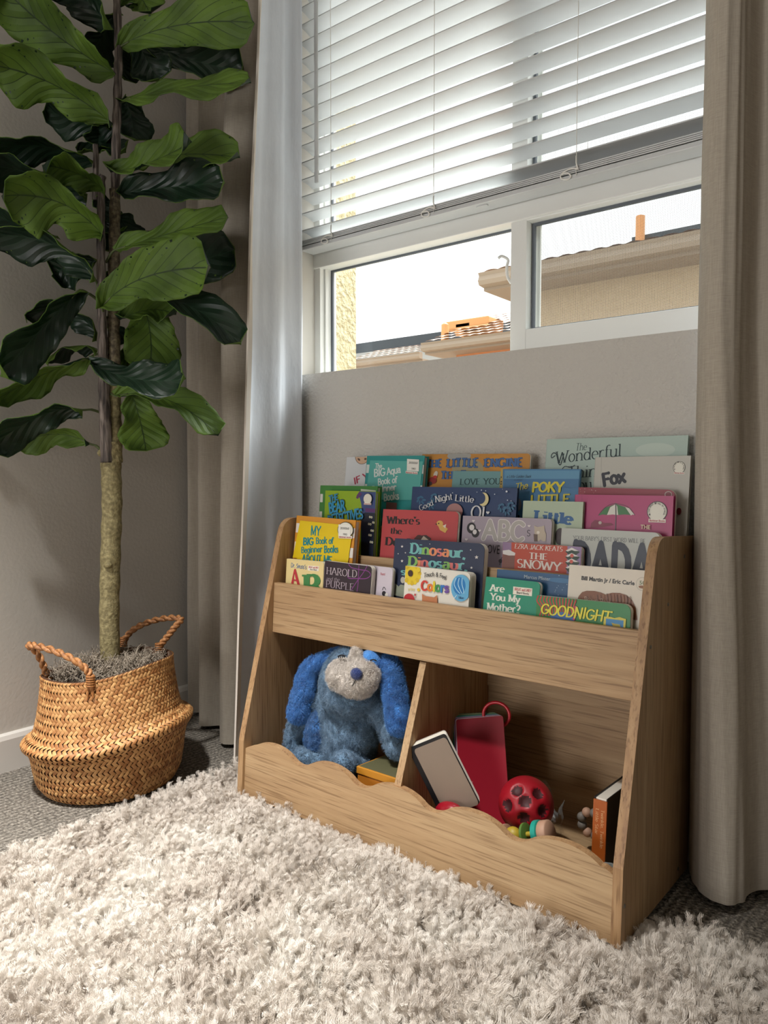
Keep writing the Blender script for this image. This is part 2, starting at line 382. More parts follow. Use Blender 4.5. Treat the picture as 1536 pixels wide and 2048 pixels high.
# tall beige house on the right
e0 = far(968, 549, 5.2); e0z = e0.z
e1 = V((9, e0.y, e0z))
hA = house('tall beige stucco house seen through the right screened pane', M_STUC2, e0, e1, -4, 3.5, .55, 8)
sp = far(1340, 470, 7.0)
rail = MB(); rz = sp.z
rail.box((far(1265, 470, 7).x, 6.98, rz-.03), (9, 7.9, rz+.05)); rail.build('solar_array', M_SOLAR, hA)
for px in (1320, 1385): 
    q = far(px, 480, 6.95); MB().box((q.x-.02, 6.93, rz-.32), (q.x+.02, 6.97, rz)).build('array_foot', M_SOLAR, hA)
q = far(1280, 478, 6.9); MB().tube([(q.x, 6.9, q.z-.25), (q.x, 6.9, q.z+.25)], .05, 10).build('vent_pipe', M_ORNG, hA)
# low tiled house on the left
e0 = far(850, 687, 8.0); e1 = V((far(1060, 660, 8.0).x, e0.y, e0.z))
hB = house('low clay tiled house seen through the left clear pane', M_ORW, e0, e1, -4, 2.0, .75, 2.4)
def outl(px, py, Y, w, h, d, nm, m, parent):
    q = far(px, py, Y); return MB().box((q.x-w/2, Y, q.z-h/2), (q.x+w/2, Y+d, q.z+h/2)).build(nm, m, parent, bevel=.02)
q = far(890, 662, 8.6); MB().tube([(q.x, 8.6, q.z-.3), (q.x, 8.6, q.z+.1), (q.x, 8.6, q.z+.13)], [.07, .06, .02], 10).build('vent_pipe', M_ORNG, hB)
outl(932, 646, 9.0, .85, .14, .5, 'roof_vent', M_ORNG, hB); outl(925, 657, 9.0, .3, .2, .4, 'roof_vent', M_ORNG, hB); outl(948, 657, 8.8, .5, .10, .5, 'roof_vent', M_ORNG, hB); outl(944, 664, 8.8, .35, .12, .4, 'roof_vent', M_ORNG, hB)
q0 = far(714, 700, 10.5); 
e0 = far(700, 722, 10.5); e1 = V((far(845, 700, 10.5).x, e0.y, e0.z))
hC = house('far pale tiled house at the left edge of the clear pane', mat('pale_stucco', '#b4aaa0', .9), e0, e1, -4, 2.0, .7, 2.4)
pz = far(760, 690, 11.5)
MB().box((pz.x-2, 11.5, pz.z-.12), (pz.x+6, 13.5, pz.z+.10)).build('solar_array', M_SOLAR, hC)
o = MB().box((-30, .3, -4.3), (30, 60, -4)).build('ground_outside', mat('pale_gravel', '#b5ab9c', .95)); tag(o, kind='structure')
# ------------------------------------------------------------------ curtains
def plan_curve(pts, n=7): return smooth_path([V((a, b, 0)) for a, b in pts], n)
def curtain(name, label, plans, lining_side, hem_front=True, mats=None):
    """plans: list of (z, [(x,y)..]) same point count; cloth side = material 0, lining side = material 1"""
    th = .0022; NV = 56
    curves = [(z, plan_curve(p)) for z, p in plans]; npt = len(curves[0][1])
    def P(i, z):
        for a in range(len(curves)-1):
            z0, c0 = curves[a]; z1, c1 = curves[a+1]
            if z <= z1 or a == len(curves)-2:
                t = (z-z0)/(z1-z0); t = max(0, min(1, t)); t = t*t*(3-2*t)*.4 + t*.6; q = c0[i].lerp(c1[i], t); break
        wob = noise.noise(V((i*.35, z*2.3, 3.1)))*.0035
        return V((q.x+wob, q.y+noise.noise(V((i*.3+9, z*2.9, 1.7)))*.0035, z))
    ztop = plans[-1][0]; zb = plans[0][0]
    rows = [zb + (ztop-zb)*j/NV for j in range(NV+1)]
    root = thing(name, label, 'curtain', (curves[0][1][0].x, curves[0][1][0].y, zb), 'window curtains')
    G = [[P(i, z) for i in range(npt)] for z in rows]
    def nrm(j, i):
        a = G[j][min(i+1, npt-1)] - G[j][max(i-1, 0)]; n_ = V((a.y, -a.x, 0))
        return n_.normalized() if n_.length > 1e-9 else V((0, -1, 0))
    for nm, sgn, mt in (('cloth_panel', 1, M_CURT), ('lining', -1, M_LINING)):
        mb = MB(); sg = sgn*lining_side
        for j in range(NV+1):
            for i in range(npt): mb.v.append(G[j][i] + nrm(j, i)*(th*.5*sg))
        for j in range(NV):
            for i in range(npt-1):
                q = [j*npt+i, j*npt+i+1, (j+1)*npt+i+1, (j+1)*npt+i]; mb.f.append(q if sg > 0 else q[::-1]); mb.m.append(0)
        mb.build(nm, mt, root, smooth=True)
    return root, G, nrm, lining_side, th
def hem_strip(root, G, idx, nrm, side, th):
    mb = MB(); pts = [g[idx] for g in G]
    nxt = [g[idx+1] if idx == 0 else g[idx-1] for g in G]
    for s_ in (1, -1):
        b = len(mb.v)
        for j, p in enumerate(pts):
            d = (nxt[j]-p).normalized(); n_ = V((d.y, -d.x, 0)).normalized()*s_*.0026
            mb.v += [p + n_ - d*.002, p + n_ + d*.013]
        for j in range(len(pts)-1): q = [b+2*j, b+2*j+1, b+2*j+3, b+2*j+2]; mb.f.append(q); mb.m.append(0)
    b2 = 2*len(pts)
    for j in range(len(pts)-1): mb.f.append([2*j, 2*j+2, b2+2*j+2, b2+2*j]); mb.m.append(0)
    mb.build('hem', M_HEM, root, smooth=False)
# left curtain: leading hem edge swings out into the room, lining faces the window
# (path starts at the leading edge, runs back to the wall, then folds away to the corner)
pb = [(-1.372, -.262), (-1.385, -.20), (-1.372, -.14), (-1.385, -.085), (-1.377, -.035), (-1.40, -.028), (-1.45, -.06), (-1.47, -.14), (-1.505, -.185), (-1.54, -.165), (-1.575, -.08), (-1.60, -.06), (-1.63, -.10), (-1.675, -.135), (-1.715, -.07), (-1.755, -.045), (-1.785, -.09)]
pm = [(-1.350, -.225), (-1.368, -.175), (-1.362, -.12), (-1.378, -.075), (-1.368, -.03), (-1.395, -.026), (-1.45, -.06), (-1.47, -.13), (-1.505, -.165), (-1.54, -.15), (-1.575, -.08), (-1.60, -.06), (-1.63, -.09), (-1.675, -.12), (-1.715, -.07), (-1.755, -.045), (-1.785, -.08)]
pt = [(-1.345, -.185), (-1.362, -.145), (-1.362, -.10), (-1.376, -.065), (-1.364, -.03), (-1.39, -.026), (-1.44, -.06), (-1.465, -.12), (-1.50, -.145), (-1.535, -.13), (-1.57, -.07), (-1.60, -.06), (-1.63, -.08), (-1.675, -.11), (-1.715, -.06), (-1.755, -.04), (-1.785, -.07)]
ptt = [(a, b) for a, b in pt]
r_, G, nf, sd, th = curtain('window_curtain', 'left grey beige linen curtain with pale lining, its hem swung out beside the fig', [(.012, pb), (1.15, pm), (1.9, pt), (2.45, ptt)], -1)
hem_strip(r_, G, 0, nf, sd, th)
qb = [(-0.372, -0.026), (-0.366, -0.07), (-0.345, -0.115), (-0.318, -0.145), (-0.285, -0.148), (-0.268, -0.125), (-0.262, -0.085), (-0.235, -0.05), (-0.2, -0.035), (-0.165, -0.05), (-0.12, -0.075), (-0.07, -0.05), (-0.03, -0.03), (0.02, -0.05), (0.07, -0.075), (0.12, -0.05)]
qm = [(-0.375, -0.026), (-0.374, -0.06), (-0.36, -0.095), (-0.345, -0.112), (-0.325, -0.118), (-0.306, -0.105), (-0.3, -0.08), (-0.285, -0.04), (-0.255, -0.055), (-0.21, -0.07), (-0.155, -0.05), (-0.1, -0.035), (-0.05, -0.045), (0.0, -0.06), (0.06, -0.07), (0.12, -0.05)]
qt = [(-0.372, -0.026), (-0.37, -0.06), (-0.358, -0.09), (-0.343, -0.105), (-0.325, -0.108), (-0.31, -0.095), (-0.303, -0.075), (-0.29, -0.04), (-0.26, -0.055), (-0.21, -0.07), (-0.155, -0.05), (-0.1, -0.035), (-0.05, -0.045), (0.0, -0.06), (0.06, -0.07), (0.12, -0.05)]
r2, G2, nf2, sd2, th2 = curtain('window_curtain', 'right grey beige linen curtain hanging behind the end of the bookcase', [(.018, qb), (.95, qm), (1.9, qt), (2.45, qt)], 1)
rod = thing('curtain_rod', 'metal curtain rod over the window', 'curtain rod', (-.8, -.09, 2.5))
MB().tube([(-1.80, -.09, 2.47), (.35, -.09, 2.47)], .011, 12).build('rod', mat('rod_metal', '#55534f', .4, Metallic=.8), rod, smooth=True)
for x in (-1.6, .25): MB().box((x-.01, -.1, 2.455), (x+.01, 0, 2.475)).build('bracket', mat('rod_metal'), rod)

# ------------------------------------------------------------------ bookcase (local frame leans back: its front stands on the rug)
TILT = .0555; SB = V((-.3771, -.041, .0029)); BW = .8543; TH = .0155
EX = V((1, 0, 0)); EY = V((0, math.cos(TILT), -math.sin(TILT))); EZ = V((0, math.sin(TILT), math.cos(TILT)))
def S(x, y, z): return SB + EX*x + EY*y + EZ*z
def tol(P): d = P - SB; return V((d.dot(EX), d.dot(EY), d.dot(EZ)))
def LY(px, py, y): return tol(hitp(px, py, S(0, y, 0), EY))      # pixel -> local point on plane y
def LX(px, py, x): return tol(hitp(px, py, S(x, 0, 0), EX))
case = thing('bookcase', 'light oak kids bookcase with stepped book tiers and scalloped toy bin front', 'bookcase', S(-BW/2, 0, 0))
prof = [(-.334, 0), (-.334, .118), (-.332, .130)]
prof += [(-.2425, .565)]
c_ = V((-.203, .569))
for i in range(9):
    a = math.radians(168 - i*78/8*1.0); prof.append((c_.x + .037*math.cos(a), c_.y + .037*math.sin(a)))
prof += [(-.203, .6065), (-.001, .6065), (-.001, 0)]
def side(x0, x1):
    mb = MB(); n = len(prof)
    mb.add([S(x0, a, b) for a, b in prof] + [S(x1, a, b) for a, b in prof], [list(range(n)), list(range(n, 2*n))[::-1]], 0)
    for i in range(n): mb.f.append([i, n+i, n+(i+1) % n, (i+1) % n]); mb.m.append(1)
    return mb
side(-BW, -BW+TH).build('side_panel', [W_Z, M_EDGE], case, bevel=.0008)
sp_ = side(-TH, 0).build('side_panel', [W_Z, M_EDGE], case, bevel=.0008)
M_SCREW = mat('screw_metal', '#8c877e', .35, Metallic=.9)
for (yy, zz) in ((-.0935, .572), (-.0119, .573), (-.1725, .496), (-.251, .436), (-.3241, .0613), (-.0603, .02)):
    sm = MB(); M_ = Matrix.Rotation(PI/2, 3, 'Y')
    sm.lathe([(0, .0012), (.0028, .001), (.0034, 0)], S(.0, yy, zz), 12, M=M_); sm.build('screw_head', M_SCREW, sp_, smooth=True)
def bx(x0, x1, y0, y1, z0, z1):
    mb = MB(); return mb.add([S(*p) for p in ((x0,y0,z0),(x1,y0,z0),(x1,y1,z0),(x0,y1,z0),(x0,y0,z1),(x1,y0,z1),(x1,y1,z1),(x0,y1,z1))], [(3,2,1,0),(4,5,6,7),(0,1,5,4),(1,2,6,5),(2,3,7,6),(3,0,4,7)])
IX0, IX1 = -BW+TH, -TH
bx(IX0, IX1, -.2595, -.2455, .3485, .4600).build('front_rail', W_X, case, bevel=.0008)
bx(IX0, IX1, -.181, -.167, .352, .5305).build('tier_divider', W_X, case, bevel=.0008)
bx(IX0, IX1, -.100, -.086, .42, .594).build('tier_divider', W_X, case, bevel=.0008)
bx(IX0, IX1, -.019, -.007, .262, .603).build('upper_back_panel', W_X, case, bevel=.0008)
bx(IX0, IX1, -.013, -.004, .015, .2605).build('lower_back_panel', W_X, case)
bx(IX0, IX1, -.2455, -.181, .345, .358).build('tier_floor', W_X, case)
bx(IX0, IX1, -.167, -.100, .395, .408).build('tier_floor', W_X, case)
bx(IX0, IX1, -.086, -.019, .445, .458).build('tier_floor', W_X, case)
bx(IX0, IX1, -.312, -.013, .015, .030).build('bin_floor', W_X, case)
# centre divider following the sloping side profile
mb = MB(); dp = [(-.325, .030), (-.322, .125), (-.2535, .345), (-.013, .345), (-.013, .030)]
mb.prism(dp, lambda a, b, d: S(d, a, b), -.435, -.4198); mb.build('centre_divider', W_Z, case, bevel=.0008)
# scalloped front
pts = [(IX0, .0)]; W_ = IX1-IX0; N = 150; per = W_/5
def sz(u):
    w = (u*5) % 1.0; zz = .0855 + .0405*max(0, 1-(2*w-1)**2)**.62
    return zz
for i in range(N+1):
    u = i/N; zz = 0; ws = 0
    for k in range(-5, 6):
        uu = u + k*.0052
        if uu < 0 or uu > 1: continue
        zz += sz(min(uu, .99999)); ws += 1
    pts.append((IX0 + W_*u, zz/ws*1.01))
pts.append((IX1, 0))
mb = MB(); nP = len(pts)
mb.add([S(a, -.3275, b) for a, b in pts] + [S(a, -.3125, b) for a, b in pts], [list(range(nP)), list(range(nP, 2*nP))[::-1]], 0)
for i in range(nP): mb.f.append([i, nP+i, nP+(i+1) % nP, (i+1) % nP]); mb.m.append(1)
mb.build('scalloped_front', [W_X, M_EDGE], case)

# ------------------------------------------------------------------ lettering
def arc(cx, cy_, rx, ry, a0, a1, n=None):
    n = n or max(3, int(abs(a1-a0)/22)); return [(cx+rx*math.cos(math.radians(a0+(a1-a0)*i/n)), cy_+ry*math.sin(math.radians(a0+(a1-a0)*i/n))) for i in range(n+1)]
XH = .66
O_ = lambda cx: arc(cx, .33, .25, .33, 90, 450)
GL = {
'A': (.80, [[(.02,0),(.38,1)], [(.38,1),(.78,0)], [(.15,.34),(.64,.34)]]),
'B': (.66, [[(.1,0),(.1,1)], [(.1,1),(.33,1)]+arc(.33,.76,.23,.24,90,-90)+[(.1,.52)], [(.1,.52),(.36,.52)]+arc(.36,.26,.26,.26,90,-90)+[(.1,0)]]),
'C': (.74, [arc(.42,.5,.38,.5,48,312)]),
'D': (.76, [[(.1,0),(.1,1)], [(.1,1),(.3,1)]+arc(.3,.5,.4,.5,90,-90)+[(.1,0)]]),
'E': (.62, [[(.1,0),(.1,1)], [(.1,1),(.56,1)], [(.1,.52),(.46,.52)], [(.1,0),(.58,0)]]),
'F': (.58, [[(.1,0),(.1,1)], [(.1,1),(.56,1)], [(.1,.52),(.46,.52)]]),
'G': (.80, [arc(.42,.5,.38,.5,48,318)+[(.74,.2),(.74,.42)], [(.5,.42),(.78,.42)]]),
'H': (.78, [[(.1,0),(.1,1)], [(.68,0),(.68,1)], [(.1,.52),(.68,.52)]]),
'I': (.28, [[(.14,0),(.14,1)]]),
'J': (.46, [[(.34,1),(.34,.22)]+arc(.18,.22,.16,.22,0,-160)]),
'K': (.74, [[(.1,0),(.1,1)], [(.64,1),(.12,.45)], [(.26,.6),(.68,0)]]),
'L': (.60, [[(.1,0),(.1,1)], [(.1,0),(.56,0)]]),
'M': (.92, [[(.1,0),(.1,1)], [(.1,1),(.46,.1)], [(.46,.1),(.82,1)], [(.82,1),(.82,0)]]),
'N': (.78, [[(.1,0),(.1,1)], [(.1,1),(.68,0)], [(.68,0),(.68,1)]]),
'O': (.82, [arc(.41,.5,.37,.5,90,450)]),
'P': (.62, [[(.1,0),(.1,1)], [(.1,1),(.33,1)]+arc(.33,.74,.24,.26,90,-90)+[(.1,.48)]]),
'R': (.70, [[(.1,0),(.1,1)], [(.1,1),(.33,1)]+arc(.33,.75,.24,.25,90,-90)+[(.1,.5)], [(.32,.5),(.66,0)]]),
'S': (.60, [arc(.3,.745,.22,.255,40,270)+arc(.3,.25,.24,.25,80,-140)]),
'T': (.68, [[(.34,0),(.34,1)], [(.02,1),(.66,1)]]),
'U': (.76, [[(.1,1),(.1,.32)]+arc(.38,.32,.28,.32,180,360)+[(.66,.32),(.66,1)]]),
'V': (.76, [[(.02,1),(.38,0)], [(.38,0),(.74,1)]]),
'W': (1.06, [[(.02,1),(.28,0)], [(.28,0),(.53,.9)], [(.53,.9),(.78,0)], [(.78,0),(1.04,1)]]),
'X': (.72, [[(.04,1),(.68,0)], [(.66,1),(.04,0)]]),
'Y': (.72, [[(.02,1),(.36,.48)], [(.70,1),(.36,.48)], [(.36,.48),(.36,0)]]),
'Z': (.66, [[(.06,1),(.6,1)], [(.6,1),(.05,0)], [(.05,0),(.62,0)]]),
'a': (.58, [arc(.27,.5,.2,.16,150,0)+[(.47,.5),(.47,.05),(.54,0)], arc(.26,.2,.2,.19,70,320)]),
'b': (.62, [[(.08,0),(.08,1)], O_(.33)]), 'c': (.52, [arc(.3,.33,.25,.33,48,312)]),
'd': (.62, [[(.54,0),(.54,1)], O_(.29)]), 'e': (.56, [arc(.29,.33,.25,.33,0,318), [(.05,.36),(.54,.36)]]),
'f': (.36, [[(.14,0),(.14,.78)]+arc(.32,.78,.18,.22,180,50), [(.0,.64),(.3,.64)]]),
'g': (.58, [O_(.28), [(.52,.64),(.52,-.1)]+arc(.28,-.1,.24,.2,0,-150)]),
'h': (.62, [[(.08,0),(.08,1)], [(.08,.4)]+arc(.31,.4,.22,.26,170,0)+[(.53,.4),(.53,0)]]),
'i': (.24, [[(.12,0),(.12,.64)], [(.12,.86),(.12,.94)]]),
'k': (.58, [[(.08,0),(.08,1)], [(.5,.64),(.1,.28)], [(.22,.4),(.54,0)]]), 'l': (.24, [[(.12,0),(.12,1)]]),
'm': (.92, [[(.08,0),(.08,.64)], [(.08,.42)]+arc(.27,.42,.19,.24,170,0)+[(.46,.42),(.46,0)], [(.46,.42)]+arc(.65,.42,.19,.24,170,0)+[(.84,.42),(.84,0)]]),
'n': (.62, [[(.08,0),(.08,.64)], [(.08,.4)]+arc(.31,.4,.22,.26,170,0)+[(.53,.4),(.53,0)]]),
'o': (.58, [O_(.29)]), 'p': (.62, [[(.08,-.32),(.08,.64)], O_(.33)]), 'q': (.62, [[(.54,-.32),(.54,.64)], O_(.29)]),
'r': (.42, [[(.08,0),(.08,.64)], [(.08,.4)]+arc(.3,.4,.2,.26,160,55)]),
's': (.46, [arc(.23,.49,.17,.16,35,270)+arc(.23,.165,.18,.165,80,-140)]),
't': (.38, [[(.15,.9),(.15,.15)]+arc(.29,.15,.14,.15,180,300), [(.0,.64),(.34,.64)]]),
'u': (.62, [[(.08,.64),(.08,.22)]+arc(.3,.22,.22,.22,180,350)+[(.53,.25)], [(.53,.64),(.53,0)]]),
'v': (.56, [[(.02,.64),(.28,0)], [(.28,0),(.54,.64)]]), 'w': (.80, [[(.02,.64),(.2,0)], [(.2,0),(.4,.6)], [(.4,.6),(.6,0)], [(.6,0),(.78,.64)]]),
'x': (.54, [[(.04,.64),(.5,0)], [(.5,.64),(.04,0)]]), 'y': (.56, [[(.02,.64),(.28,.02)], [(.54,.64),(.2,-.3)]]),
"'": (.2, [[(.1,1),(.08,.76)]]), ',': (.22, [[(.12,.06),(.06,-.16)]]), '.': (.22, [[(.1,.0),(.1,.07)]]),
'?': (.52, [arc(.25,.74,.21,.25,160,-60)+[(.25,.42),(.25,.28)], [(.25,0),(.25,.07)]]),
'&': (.76, [[(.7,0),(.2,.72)]+arc(.34,.8,.15,.18,200,-10)+[(.45,.68),(.16,.4)]+arc(.3,.24,.22,.23,160,330)+[(.68,.5)]]),
'/': (.4, [[(.02,-.1),(.38,1)]]), '-': (.36, [[(.05,.36),(.31,.36)]]), ' ': (.34, []),
}
def stroke_text(s, thick=.15, thin=.06, serif=True, jitter=0, space=.07):
    polys = []; x = 0
    for ch in s:
        w, st = GL.get(ch, GL[' ']); jy = random.uniform(-jitter, jitter); js = 1 + random.uniform(-jitter, jitter)
        for line in st:
            P = [(x + a, b*js + jy) for a, b in line]; n = len(P); L = []; R = []
            for i in range(n):
                a = P[max(i-1, 0)]; b = P[min(i+1, n-1)]; dx, dy = b[0]-a[0], b[1]-a[1]; l = math.hypot(dx, dy) or 1
                w_ = (thin + (thick-thin)*abs(dy)/l)*.5; nx, ny = -dy/l*w_, dx/l*w_
                L.append((P[i][0]+nx, P[i][1]+ny)); R.append((P[i][0]-nx, P[i][1]-ny))
            for i in range(n-1): polys.append([L[i], R[i], R[i+1], L[i+1]])
            if not serif:
                for q in (P[0], P[-1]): polys.append([(q[0]+thick*.5*math.cos(k*PI/4), q[1]+thick*.5*math.sin(k*PI/4)) for k in range(8)])
            else:
                for e, q in ((0, 1), (n-1, n-2)):
                    dx, dy = P[e][0]-P[q][0], P[e][1]-P[q][1]; yv = line[e][1]
                    if abs(dy) > abs(dx)*.9 and (abs(yv) < .02 or abs(yv-1) < .02 or abs(yv-.64) < .02 or yv < -.25):
                        hw = thick*.5+.075; th_ = max(thin, .05); up = 1 if dy > 0 else -1
                        x0 = P[e][0]-hw; x1 = P[e][0]+(hw if not abs(yv-.64) < .02 and not (ch in 'bdhkl' and yv == 1) else thick*.5)
                        y0 = P[e][1]; polys.append([(x0, y0), (x1, y0), (x1, y0-up*th_), (x0, y0-up*th_)])
        x += w + space
    return polys, x - space
_fc = {}
def font_text(s, bold=0.0):
    key = (s, bold)
    if key in _fc: return _fc[key]
    def mk(st):
        cu = bpy.data.curves.new('tmp', 'FONT'); cu.body = st; cu.size = 1; cu.resolution_u = 3; cu.offset = bold
        ob = bpy.data.objects.new('tmp', cu); C.objects.link(ob); dg = bpy.context.evaluated_depsgraph_get(); dg.update()
        me = ob.evaluated_get(dg).to_mesh(); vs = [(v.co.x, v.co.y) for v in me.vertices]; fs = [[vs[i] for i in p.vertices] for p in me.polygons]
        ob.evaluated_get(dg).to_mesh_clear(); bpy.data.objects.remove(ob); bpy.data.curves.remove(cu); return vs, fs
    hv, _ = mk('H'); ch = max(v[1] for v in hv) - min(v[1] for v in hv)
    vs, fs = mk(s); x0 = min(v[0] for v in vs); x1 = max(v[0] for v in vs)
    r = ([[((a-x0)/ch, b/ch) for a, b in f] for f in fs], (x1-x0)/ch); _fc[key] = r; return r

# ------------------------------------------------------------------ books
M_PAGE = mat('page_edge', '#d8d2c6', .8); t = NT(M_PAGE)
wv = t.n('TexWave'); wv.bands_direction = 'DIAGONAL'; wv.inputs['Scale'].default_value = 160; t.l(t.coords('Object'), wv.inputs[0]); t.bump(wv.outputs['Fac'], .3, .001)
M_BOARD = mat('board_page_edge', '#e3ded2', .7)
def cm(c): return mat('print_' + c.lstrip('#'), c, .42)
class Book:
    """TL, TR: front cover corners in the photograph; y: local depth of the cover's top; lean: degrees the top leans back"""
    def __init__(s, label, color, TL, TR, y, lean, th, floor, board=True, r=.008, width=None, spine=None, rot=0, cat='book', xmax=None, group=None):
        a = math.radians(lean); s.N = (-(EY*math.cos(a)) + EZ*math.sin(a)).normalized()
        P = S(*LY(TL[0], TL[1], y)); Q = hitp(TR[0], TR[1], P, s.N)
        s.e = (Q-P).normalized(); s.up = s.e.cross(-s.N).normalized()
        if s.up.z < 0: s.up = -s.up
        s.w = width or (Q-P).length; s.P = P; s.th = th
        zl = tol(P).z; zr = tol(P + s.e*s.w).z
        s.h = (min(zl, zr) - floor - .004)/math.cos(a)
        s.mats = [cm(color)]; s.mb = MB(); s.layer = .0
        s.label = label; s.cat = cat; s.board = board; s.r = r; s.spine = spine; s.color = color; s.group = group or {.358: 'books in the front tier', .408: 'books in the middle tier', .458: 'books in the back tier'}[floor]
        base = s.pt(s.w/2, s.h, -th/2); s.root = thing('picture_book' if not board else 'board_book', label, cat, base, group)
        s.shape()
        print('BOOK %-14s w %.3f h %.3f ztop %.3f ybot %.3f..%.3f x %.3f..%.3f' % (label[:14], s.w, s.h, zl, tol(s.pt(0, s.h, 0)).y, tol(s.pt(0, s.h, -th)).y, tol(P).x, tol(P+s.e*s.w).x))
    def pt(s, u, v, d=0): return s.P + s.e*u - s.up*v + s.N*d
    def outline(s, r, du=0, dv=0):
        w, h = s.w-du, s.h; o = [(0, dv), (0, h)]
        if r > 0:
            o += [(w, h)]; o += [(w-r+r*math.sin(k*PI/2/6), dv+r-r*math.cos(k*PI/2/6)) for k in range(6, -1, -1)]
        else: o += [(w, h), (w, dv)]
        return o
    def shape(s):
        ct = .0022; fn = lambda a, b, d: s.pt(a, b, d)
        if s.board:
            o = s.outline(s.r)
            s.mb.prism(o, fn, 0, -.0015)
            pg = MB(); n = max(3, int(s.th/.0032))
            for k in range(n):
                d0 = -.0016 - (s.th-.0032)*k/n; d1 = -.0016 - (s.th-.0032)*(k+.86)/n
                j = random.uniform(0, .0012); pg.prism([(a + (j if a > .5*s.w else 0), b) for a, b in o], fn, d0, d1)
            pg.prism([(a*.985, b+.001) for a, b in o], fn, -.0016, -s.th+.0016)
            pg.build('page_block', M_BOARD, s.root)
            bk = MB(); bk.prism(o, fn, -s.th+.0015, -s.th); bk.build('back_cover', s.mats[0], s.root)
            MB().prism([(-.0008, 0), (-.0008, s.h), (.0016, s.h), (.0016, 0)], fn, -.0004, -s.th+.0004).build('spine', cm(s.spine) if s.spine else s.mats[0], s.root)
        else:
            o = s.outline(0); s.mb.prism(o, fn, 0, -ct)
            bk = MB(); bk.prism(o, fn, -s.th+ct, -s.th); bk.build('back_cover', s.mats[0], s.root)
            MB().prism([(.002, .0035), (.002, s.h), (s.w-.004, s.h), (s.w-.004, .0035)], fn, -ct, -s.th+ct).build('page_block', M_PAGE, s.root)
            sp = MB(); sp.prism([(-.002, 0), (-.002, s.h), (.001, s.h), (.001, 0)], fn, -.0004, -s.th+.0004); sp.build('spine', cm(s.spine) if s.spine else s.mats[0], s.root, bevel=.0008)
    def mi(s, c):
        m_ = cm(c)
        if m_ not in s.mats: s.mats.append(m_)
        return s.mats.index(m_)
    def uv(s, px, py):
        q = hitp(px, py, s.P, s.N) - s.P; return (q.dot(s.e), -q.dot(s.up))
    def lay(s, n=1): d = s.layer; s.layer += .00010 + n*1.1e-6; return d + .0001
    def poly(s, pts, c, uv=False, clip=True):
        d = s.lay(); q = pts if uv else [s.uv(*p) for p in pts]
        q = [(min(max(a, 0), s.w), min(max(b, 0), s.h)) for a, b in q] if clip else q
        s.mb.add([s.pt(a, b, d) for a, b in q], [list(range(len(q)))], s.mi(c)); return s
    def disc(s, c, rx, ry, col, a0=0, a1=360, n=28, rot=0):
        """centre and radii in photo pixels"""
        cu, cv = s.uv(*c); ru = s.uv(c[0]+rx, c[1]); rv = s.uv(c[0], c[1]+ry)
        a = math.hypot(ru[0]-cu, ru[1]-cv); b = math.hypot(rv[0]-cu, rv[1]-cv); pts = []
        for i in range(n+1 if a1-a0 < 360 else n):
            g = math.radians(a0+(a1-a0)*i/n); x, y = a*math.cos(g), -b*math.sin(g); k = math.radians(rot)
            pts.append((cu + x*math.cos(k)-y*math.sin(k), cv + x*math.sin(k)+y*math.cos(k)))
        return s.poly(pts, col, uv=True)
    def band(s, u0, u1, v0, v1, c): return s.poly([(u0, v0), (u1, v0), (u1, v1), (u0, v1)], c, uv=True)
    def line(s, pts, wpx, c):
        q = [s.uv(*p) for p in pts]; k = .00052*wpx; d = s.lay(); i_ = s.mi(c)
        q = [tuple(p)[:2] for p in smooth_path([V((a, b, 0)) for a, b in q], 5)] if len(q) > 2 else q
        for i in range(len(q)-1):
            (a, b), (e, f) = q[i], q[i+1]; l = math.hypot(e-a, f-b) or 1; nx, ny = -(f-b)/l*k, (e-a)/l*k
            s.mb.add([s.pt(a+nx, b+ny, d), s.pt(a-nx, b-ny, d), s.pt(e-nx, f-ny, d), s.pt(e+nx, f+ny, d)], [(0, 1, 2, 3)], i_)
        return s
    def text(s, st, p0, p1, cap, cols, kind='serif', thick=.16, thin=.06, jitter=0, bold=0, slant=0, arcq=0, space=.07, outline=None):
        """baseline from p0 to p1 (photo pixels), cap height in pixels"""
        a = s.uv(*p0); b = s.uv(*p1); L = math.hypot(b[0]-a[0], b[1]-a[1]); ux, uy = (b[0]-a[0])/L, (b[1]-a[1])/L
        mid = s.uv((p0[0]+p1[0])/2, (p0[1]+p1[1])/2); top = s.uv((p0[0]+p1[0])/2, (p0[1]+p1[1])/2-cap); H_ = math.hypot(top[0]-mid[0], top[1]-mid[1])
        if isinstance(cols, str): cols = [cols]
        if outline:
            s.text(st, p0, p1, cap, outline, kind, thick+.07, thin+.07, 0, bold+.03, slant, arcq, space)
        chars = [(st, 0)]
        if kind == 'sans': polys, tw = font_text(st, bold); groups = [(polys, 0)]
        elif len(cols) == 1: polys, tw = stroke_text(st, thick, thin, kind == 'serif', jitter, space); groups = [(polys, 0)]
        else:
            groups = []; x = 0; k = 0
            for ch in st:
                pl, w = stroke_text(ch, thick, thin, kind == 'serif', jitter, space); groups.append(([[(X+x, Y) for X, Y in p] for p in pl], k)); x += w+space
                if ch != ' ': k += 1
            tw = x-space
        sx = L/tw
        d = s.lay(sum(len(g[0]) for g in groups)); q_n = 0
        for polys, k in groups:
            i_ = s.mi(cols[k % len(cols)])
            for p in polys:
                q_n += 1
                vs = []
                for X, Y in p:
                    xx = X*sx + slant*Y*H_; yy = Y*H_ + arcq*H_*(1-(2*X/tw-1)**2)
                    u_ = a[0] + ux*xx + uy*yy; v_ = a[1] + uy*xx - ux*yy
                    vs.append(s.pt(min(max(u_, 0), s.w), min(v_, s.h), d + q_n*1.1e-6))
                s.mb.add(vs, [list(range(len(vs)))], i_)
        return s
    def done(s): s.mb.build('front_cover', s.mats, s.root); return s.root
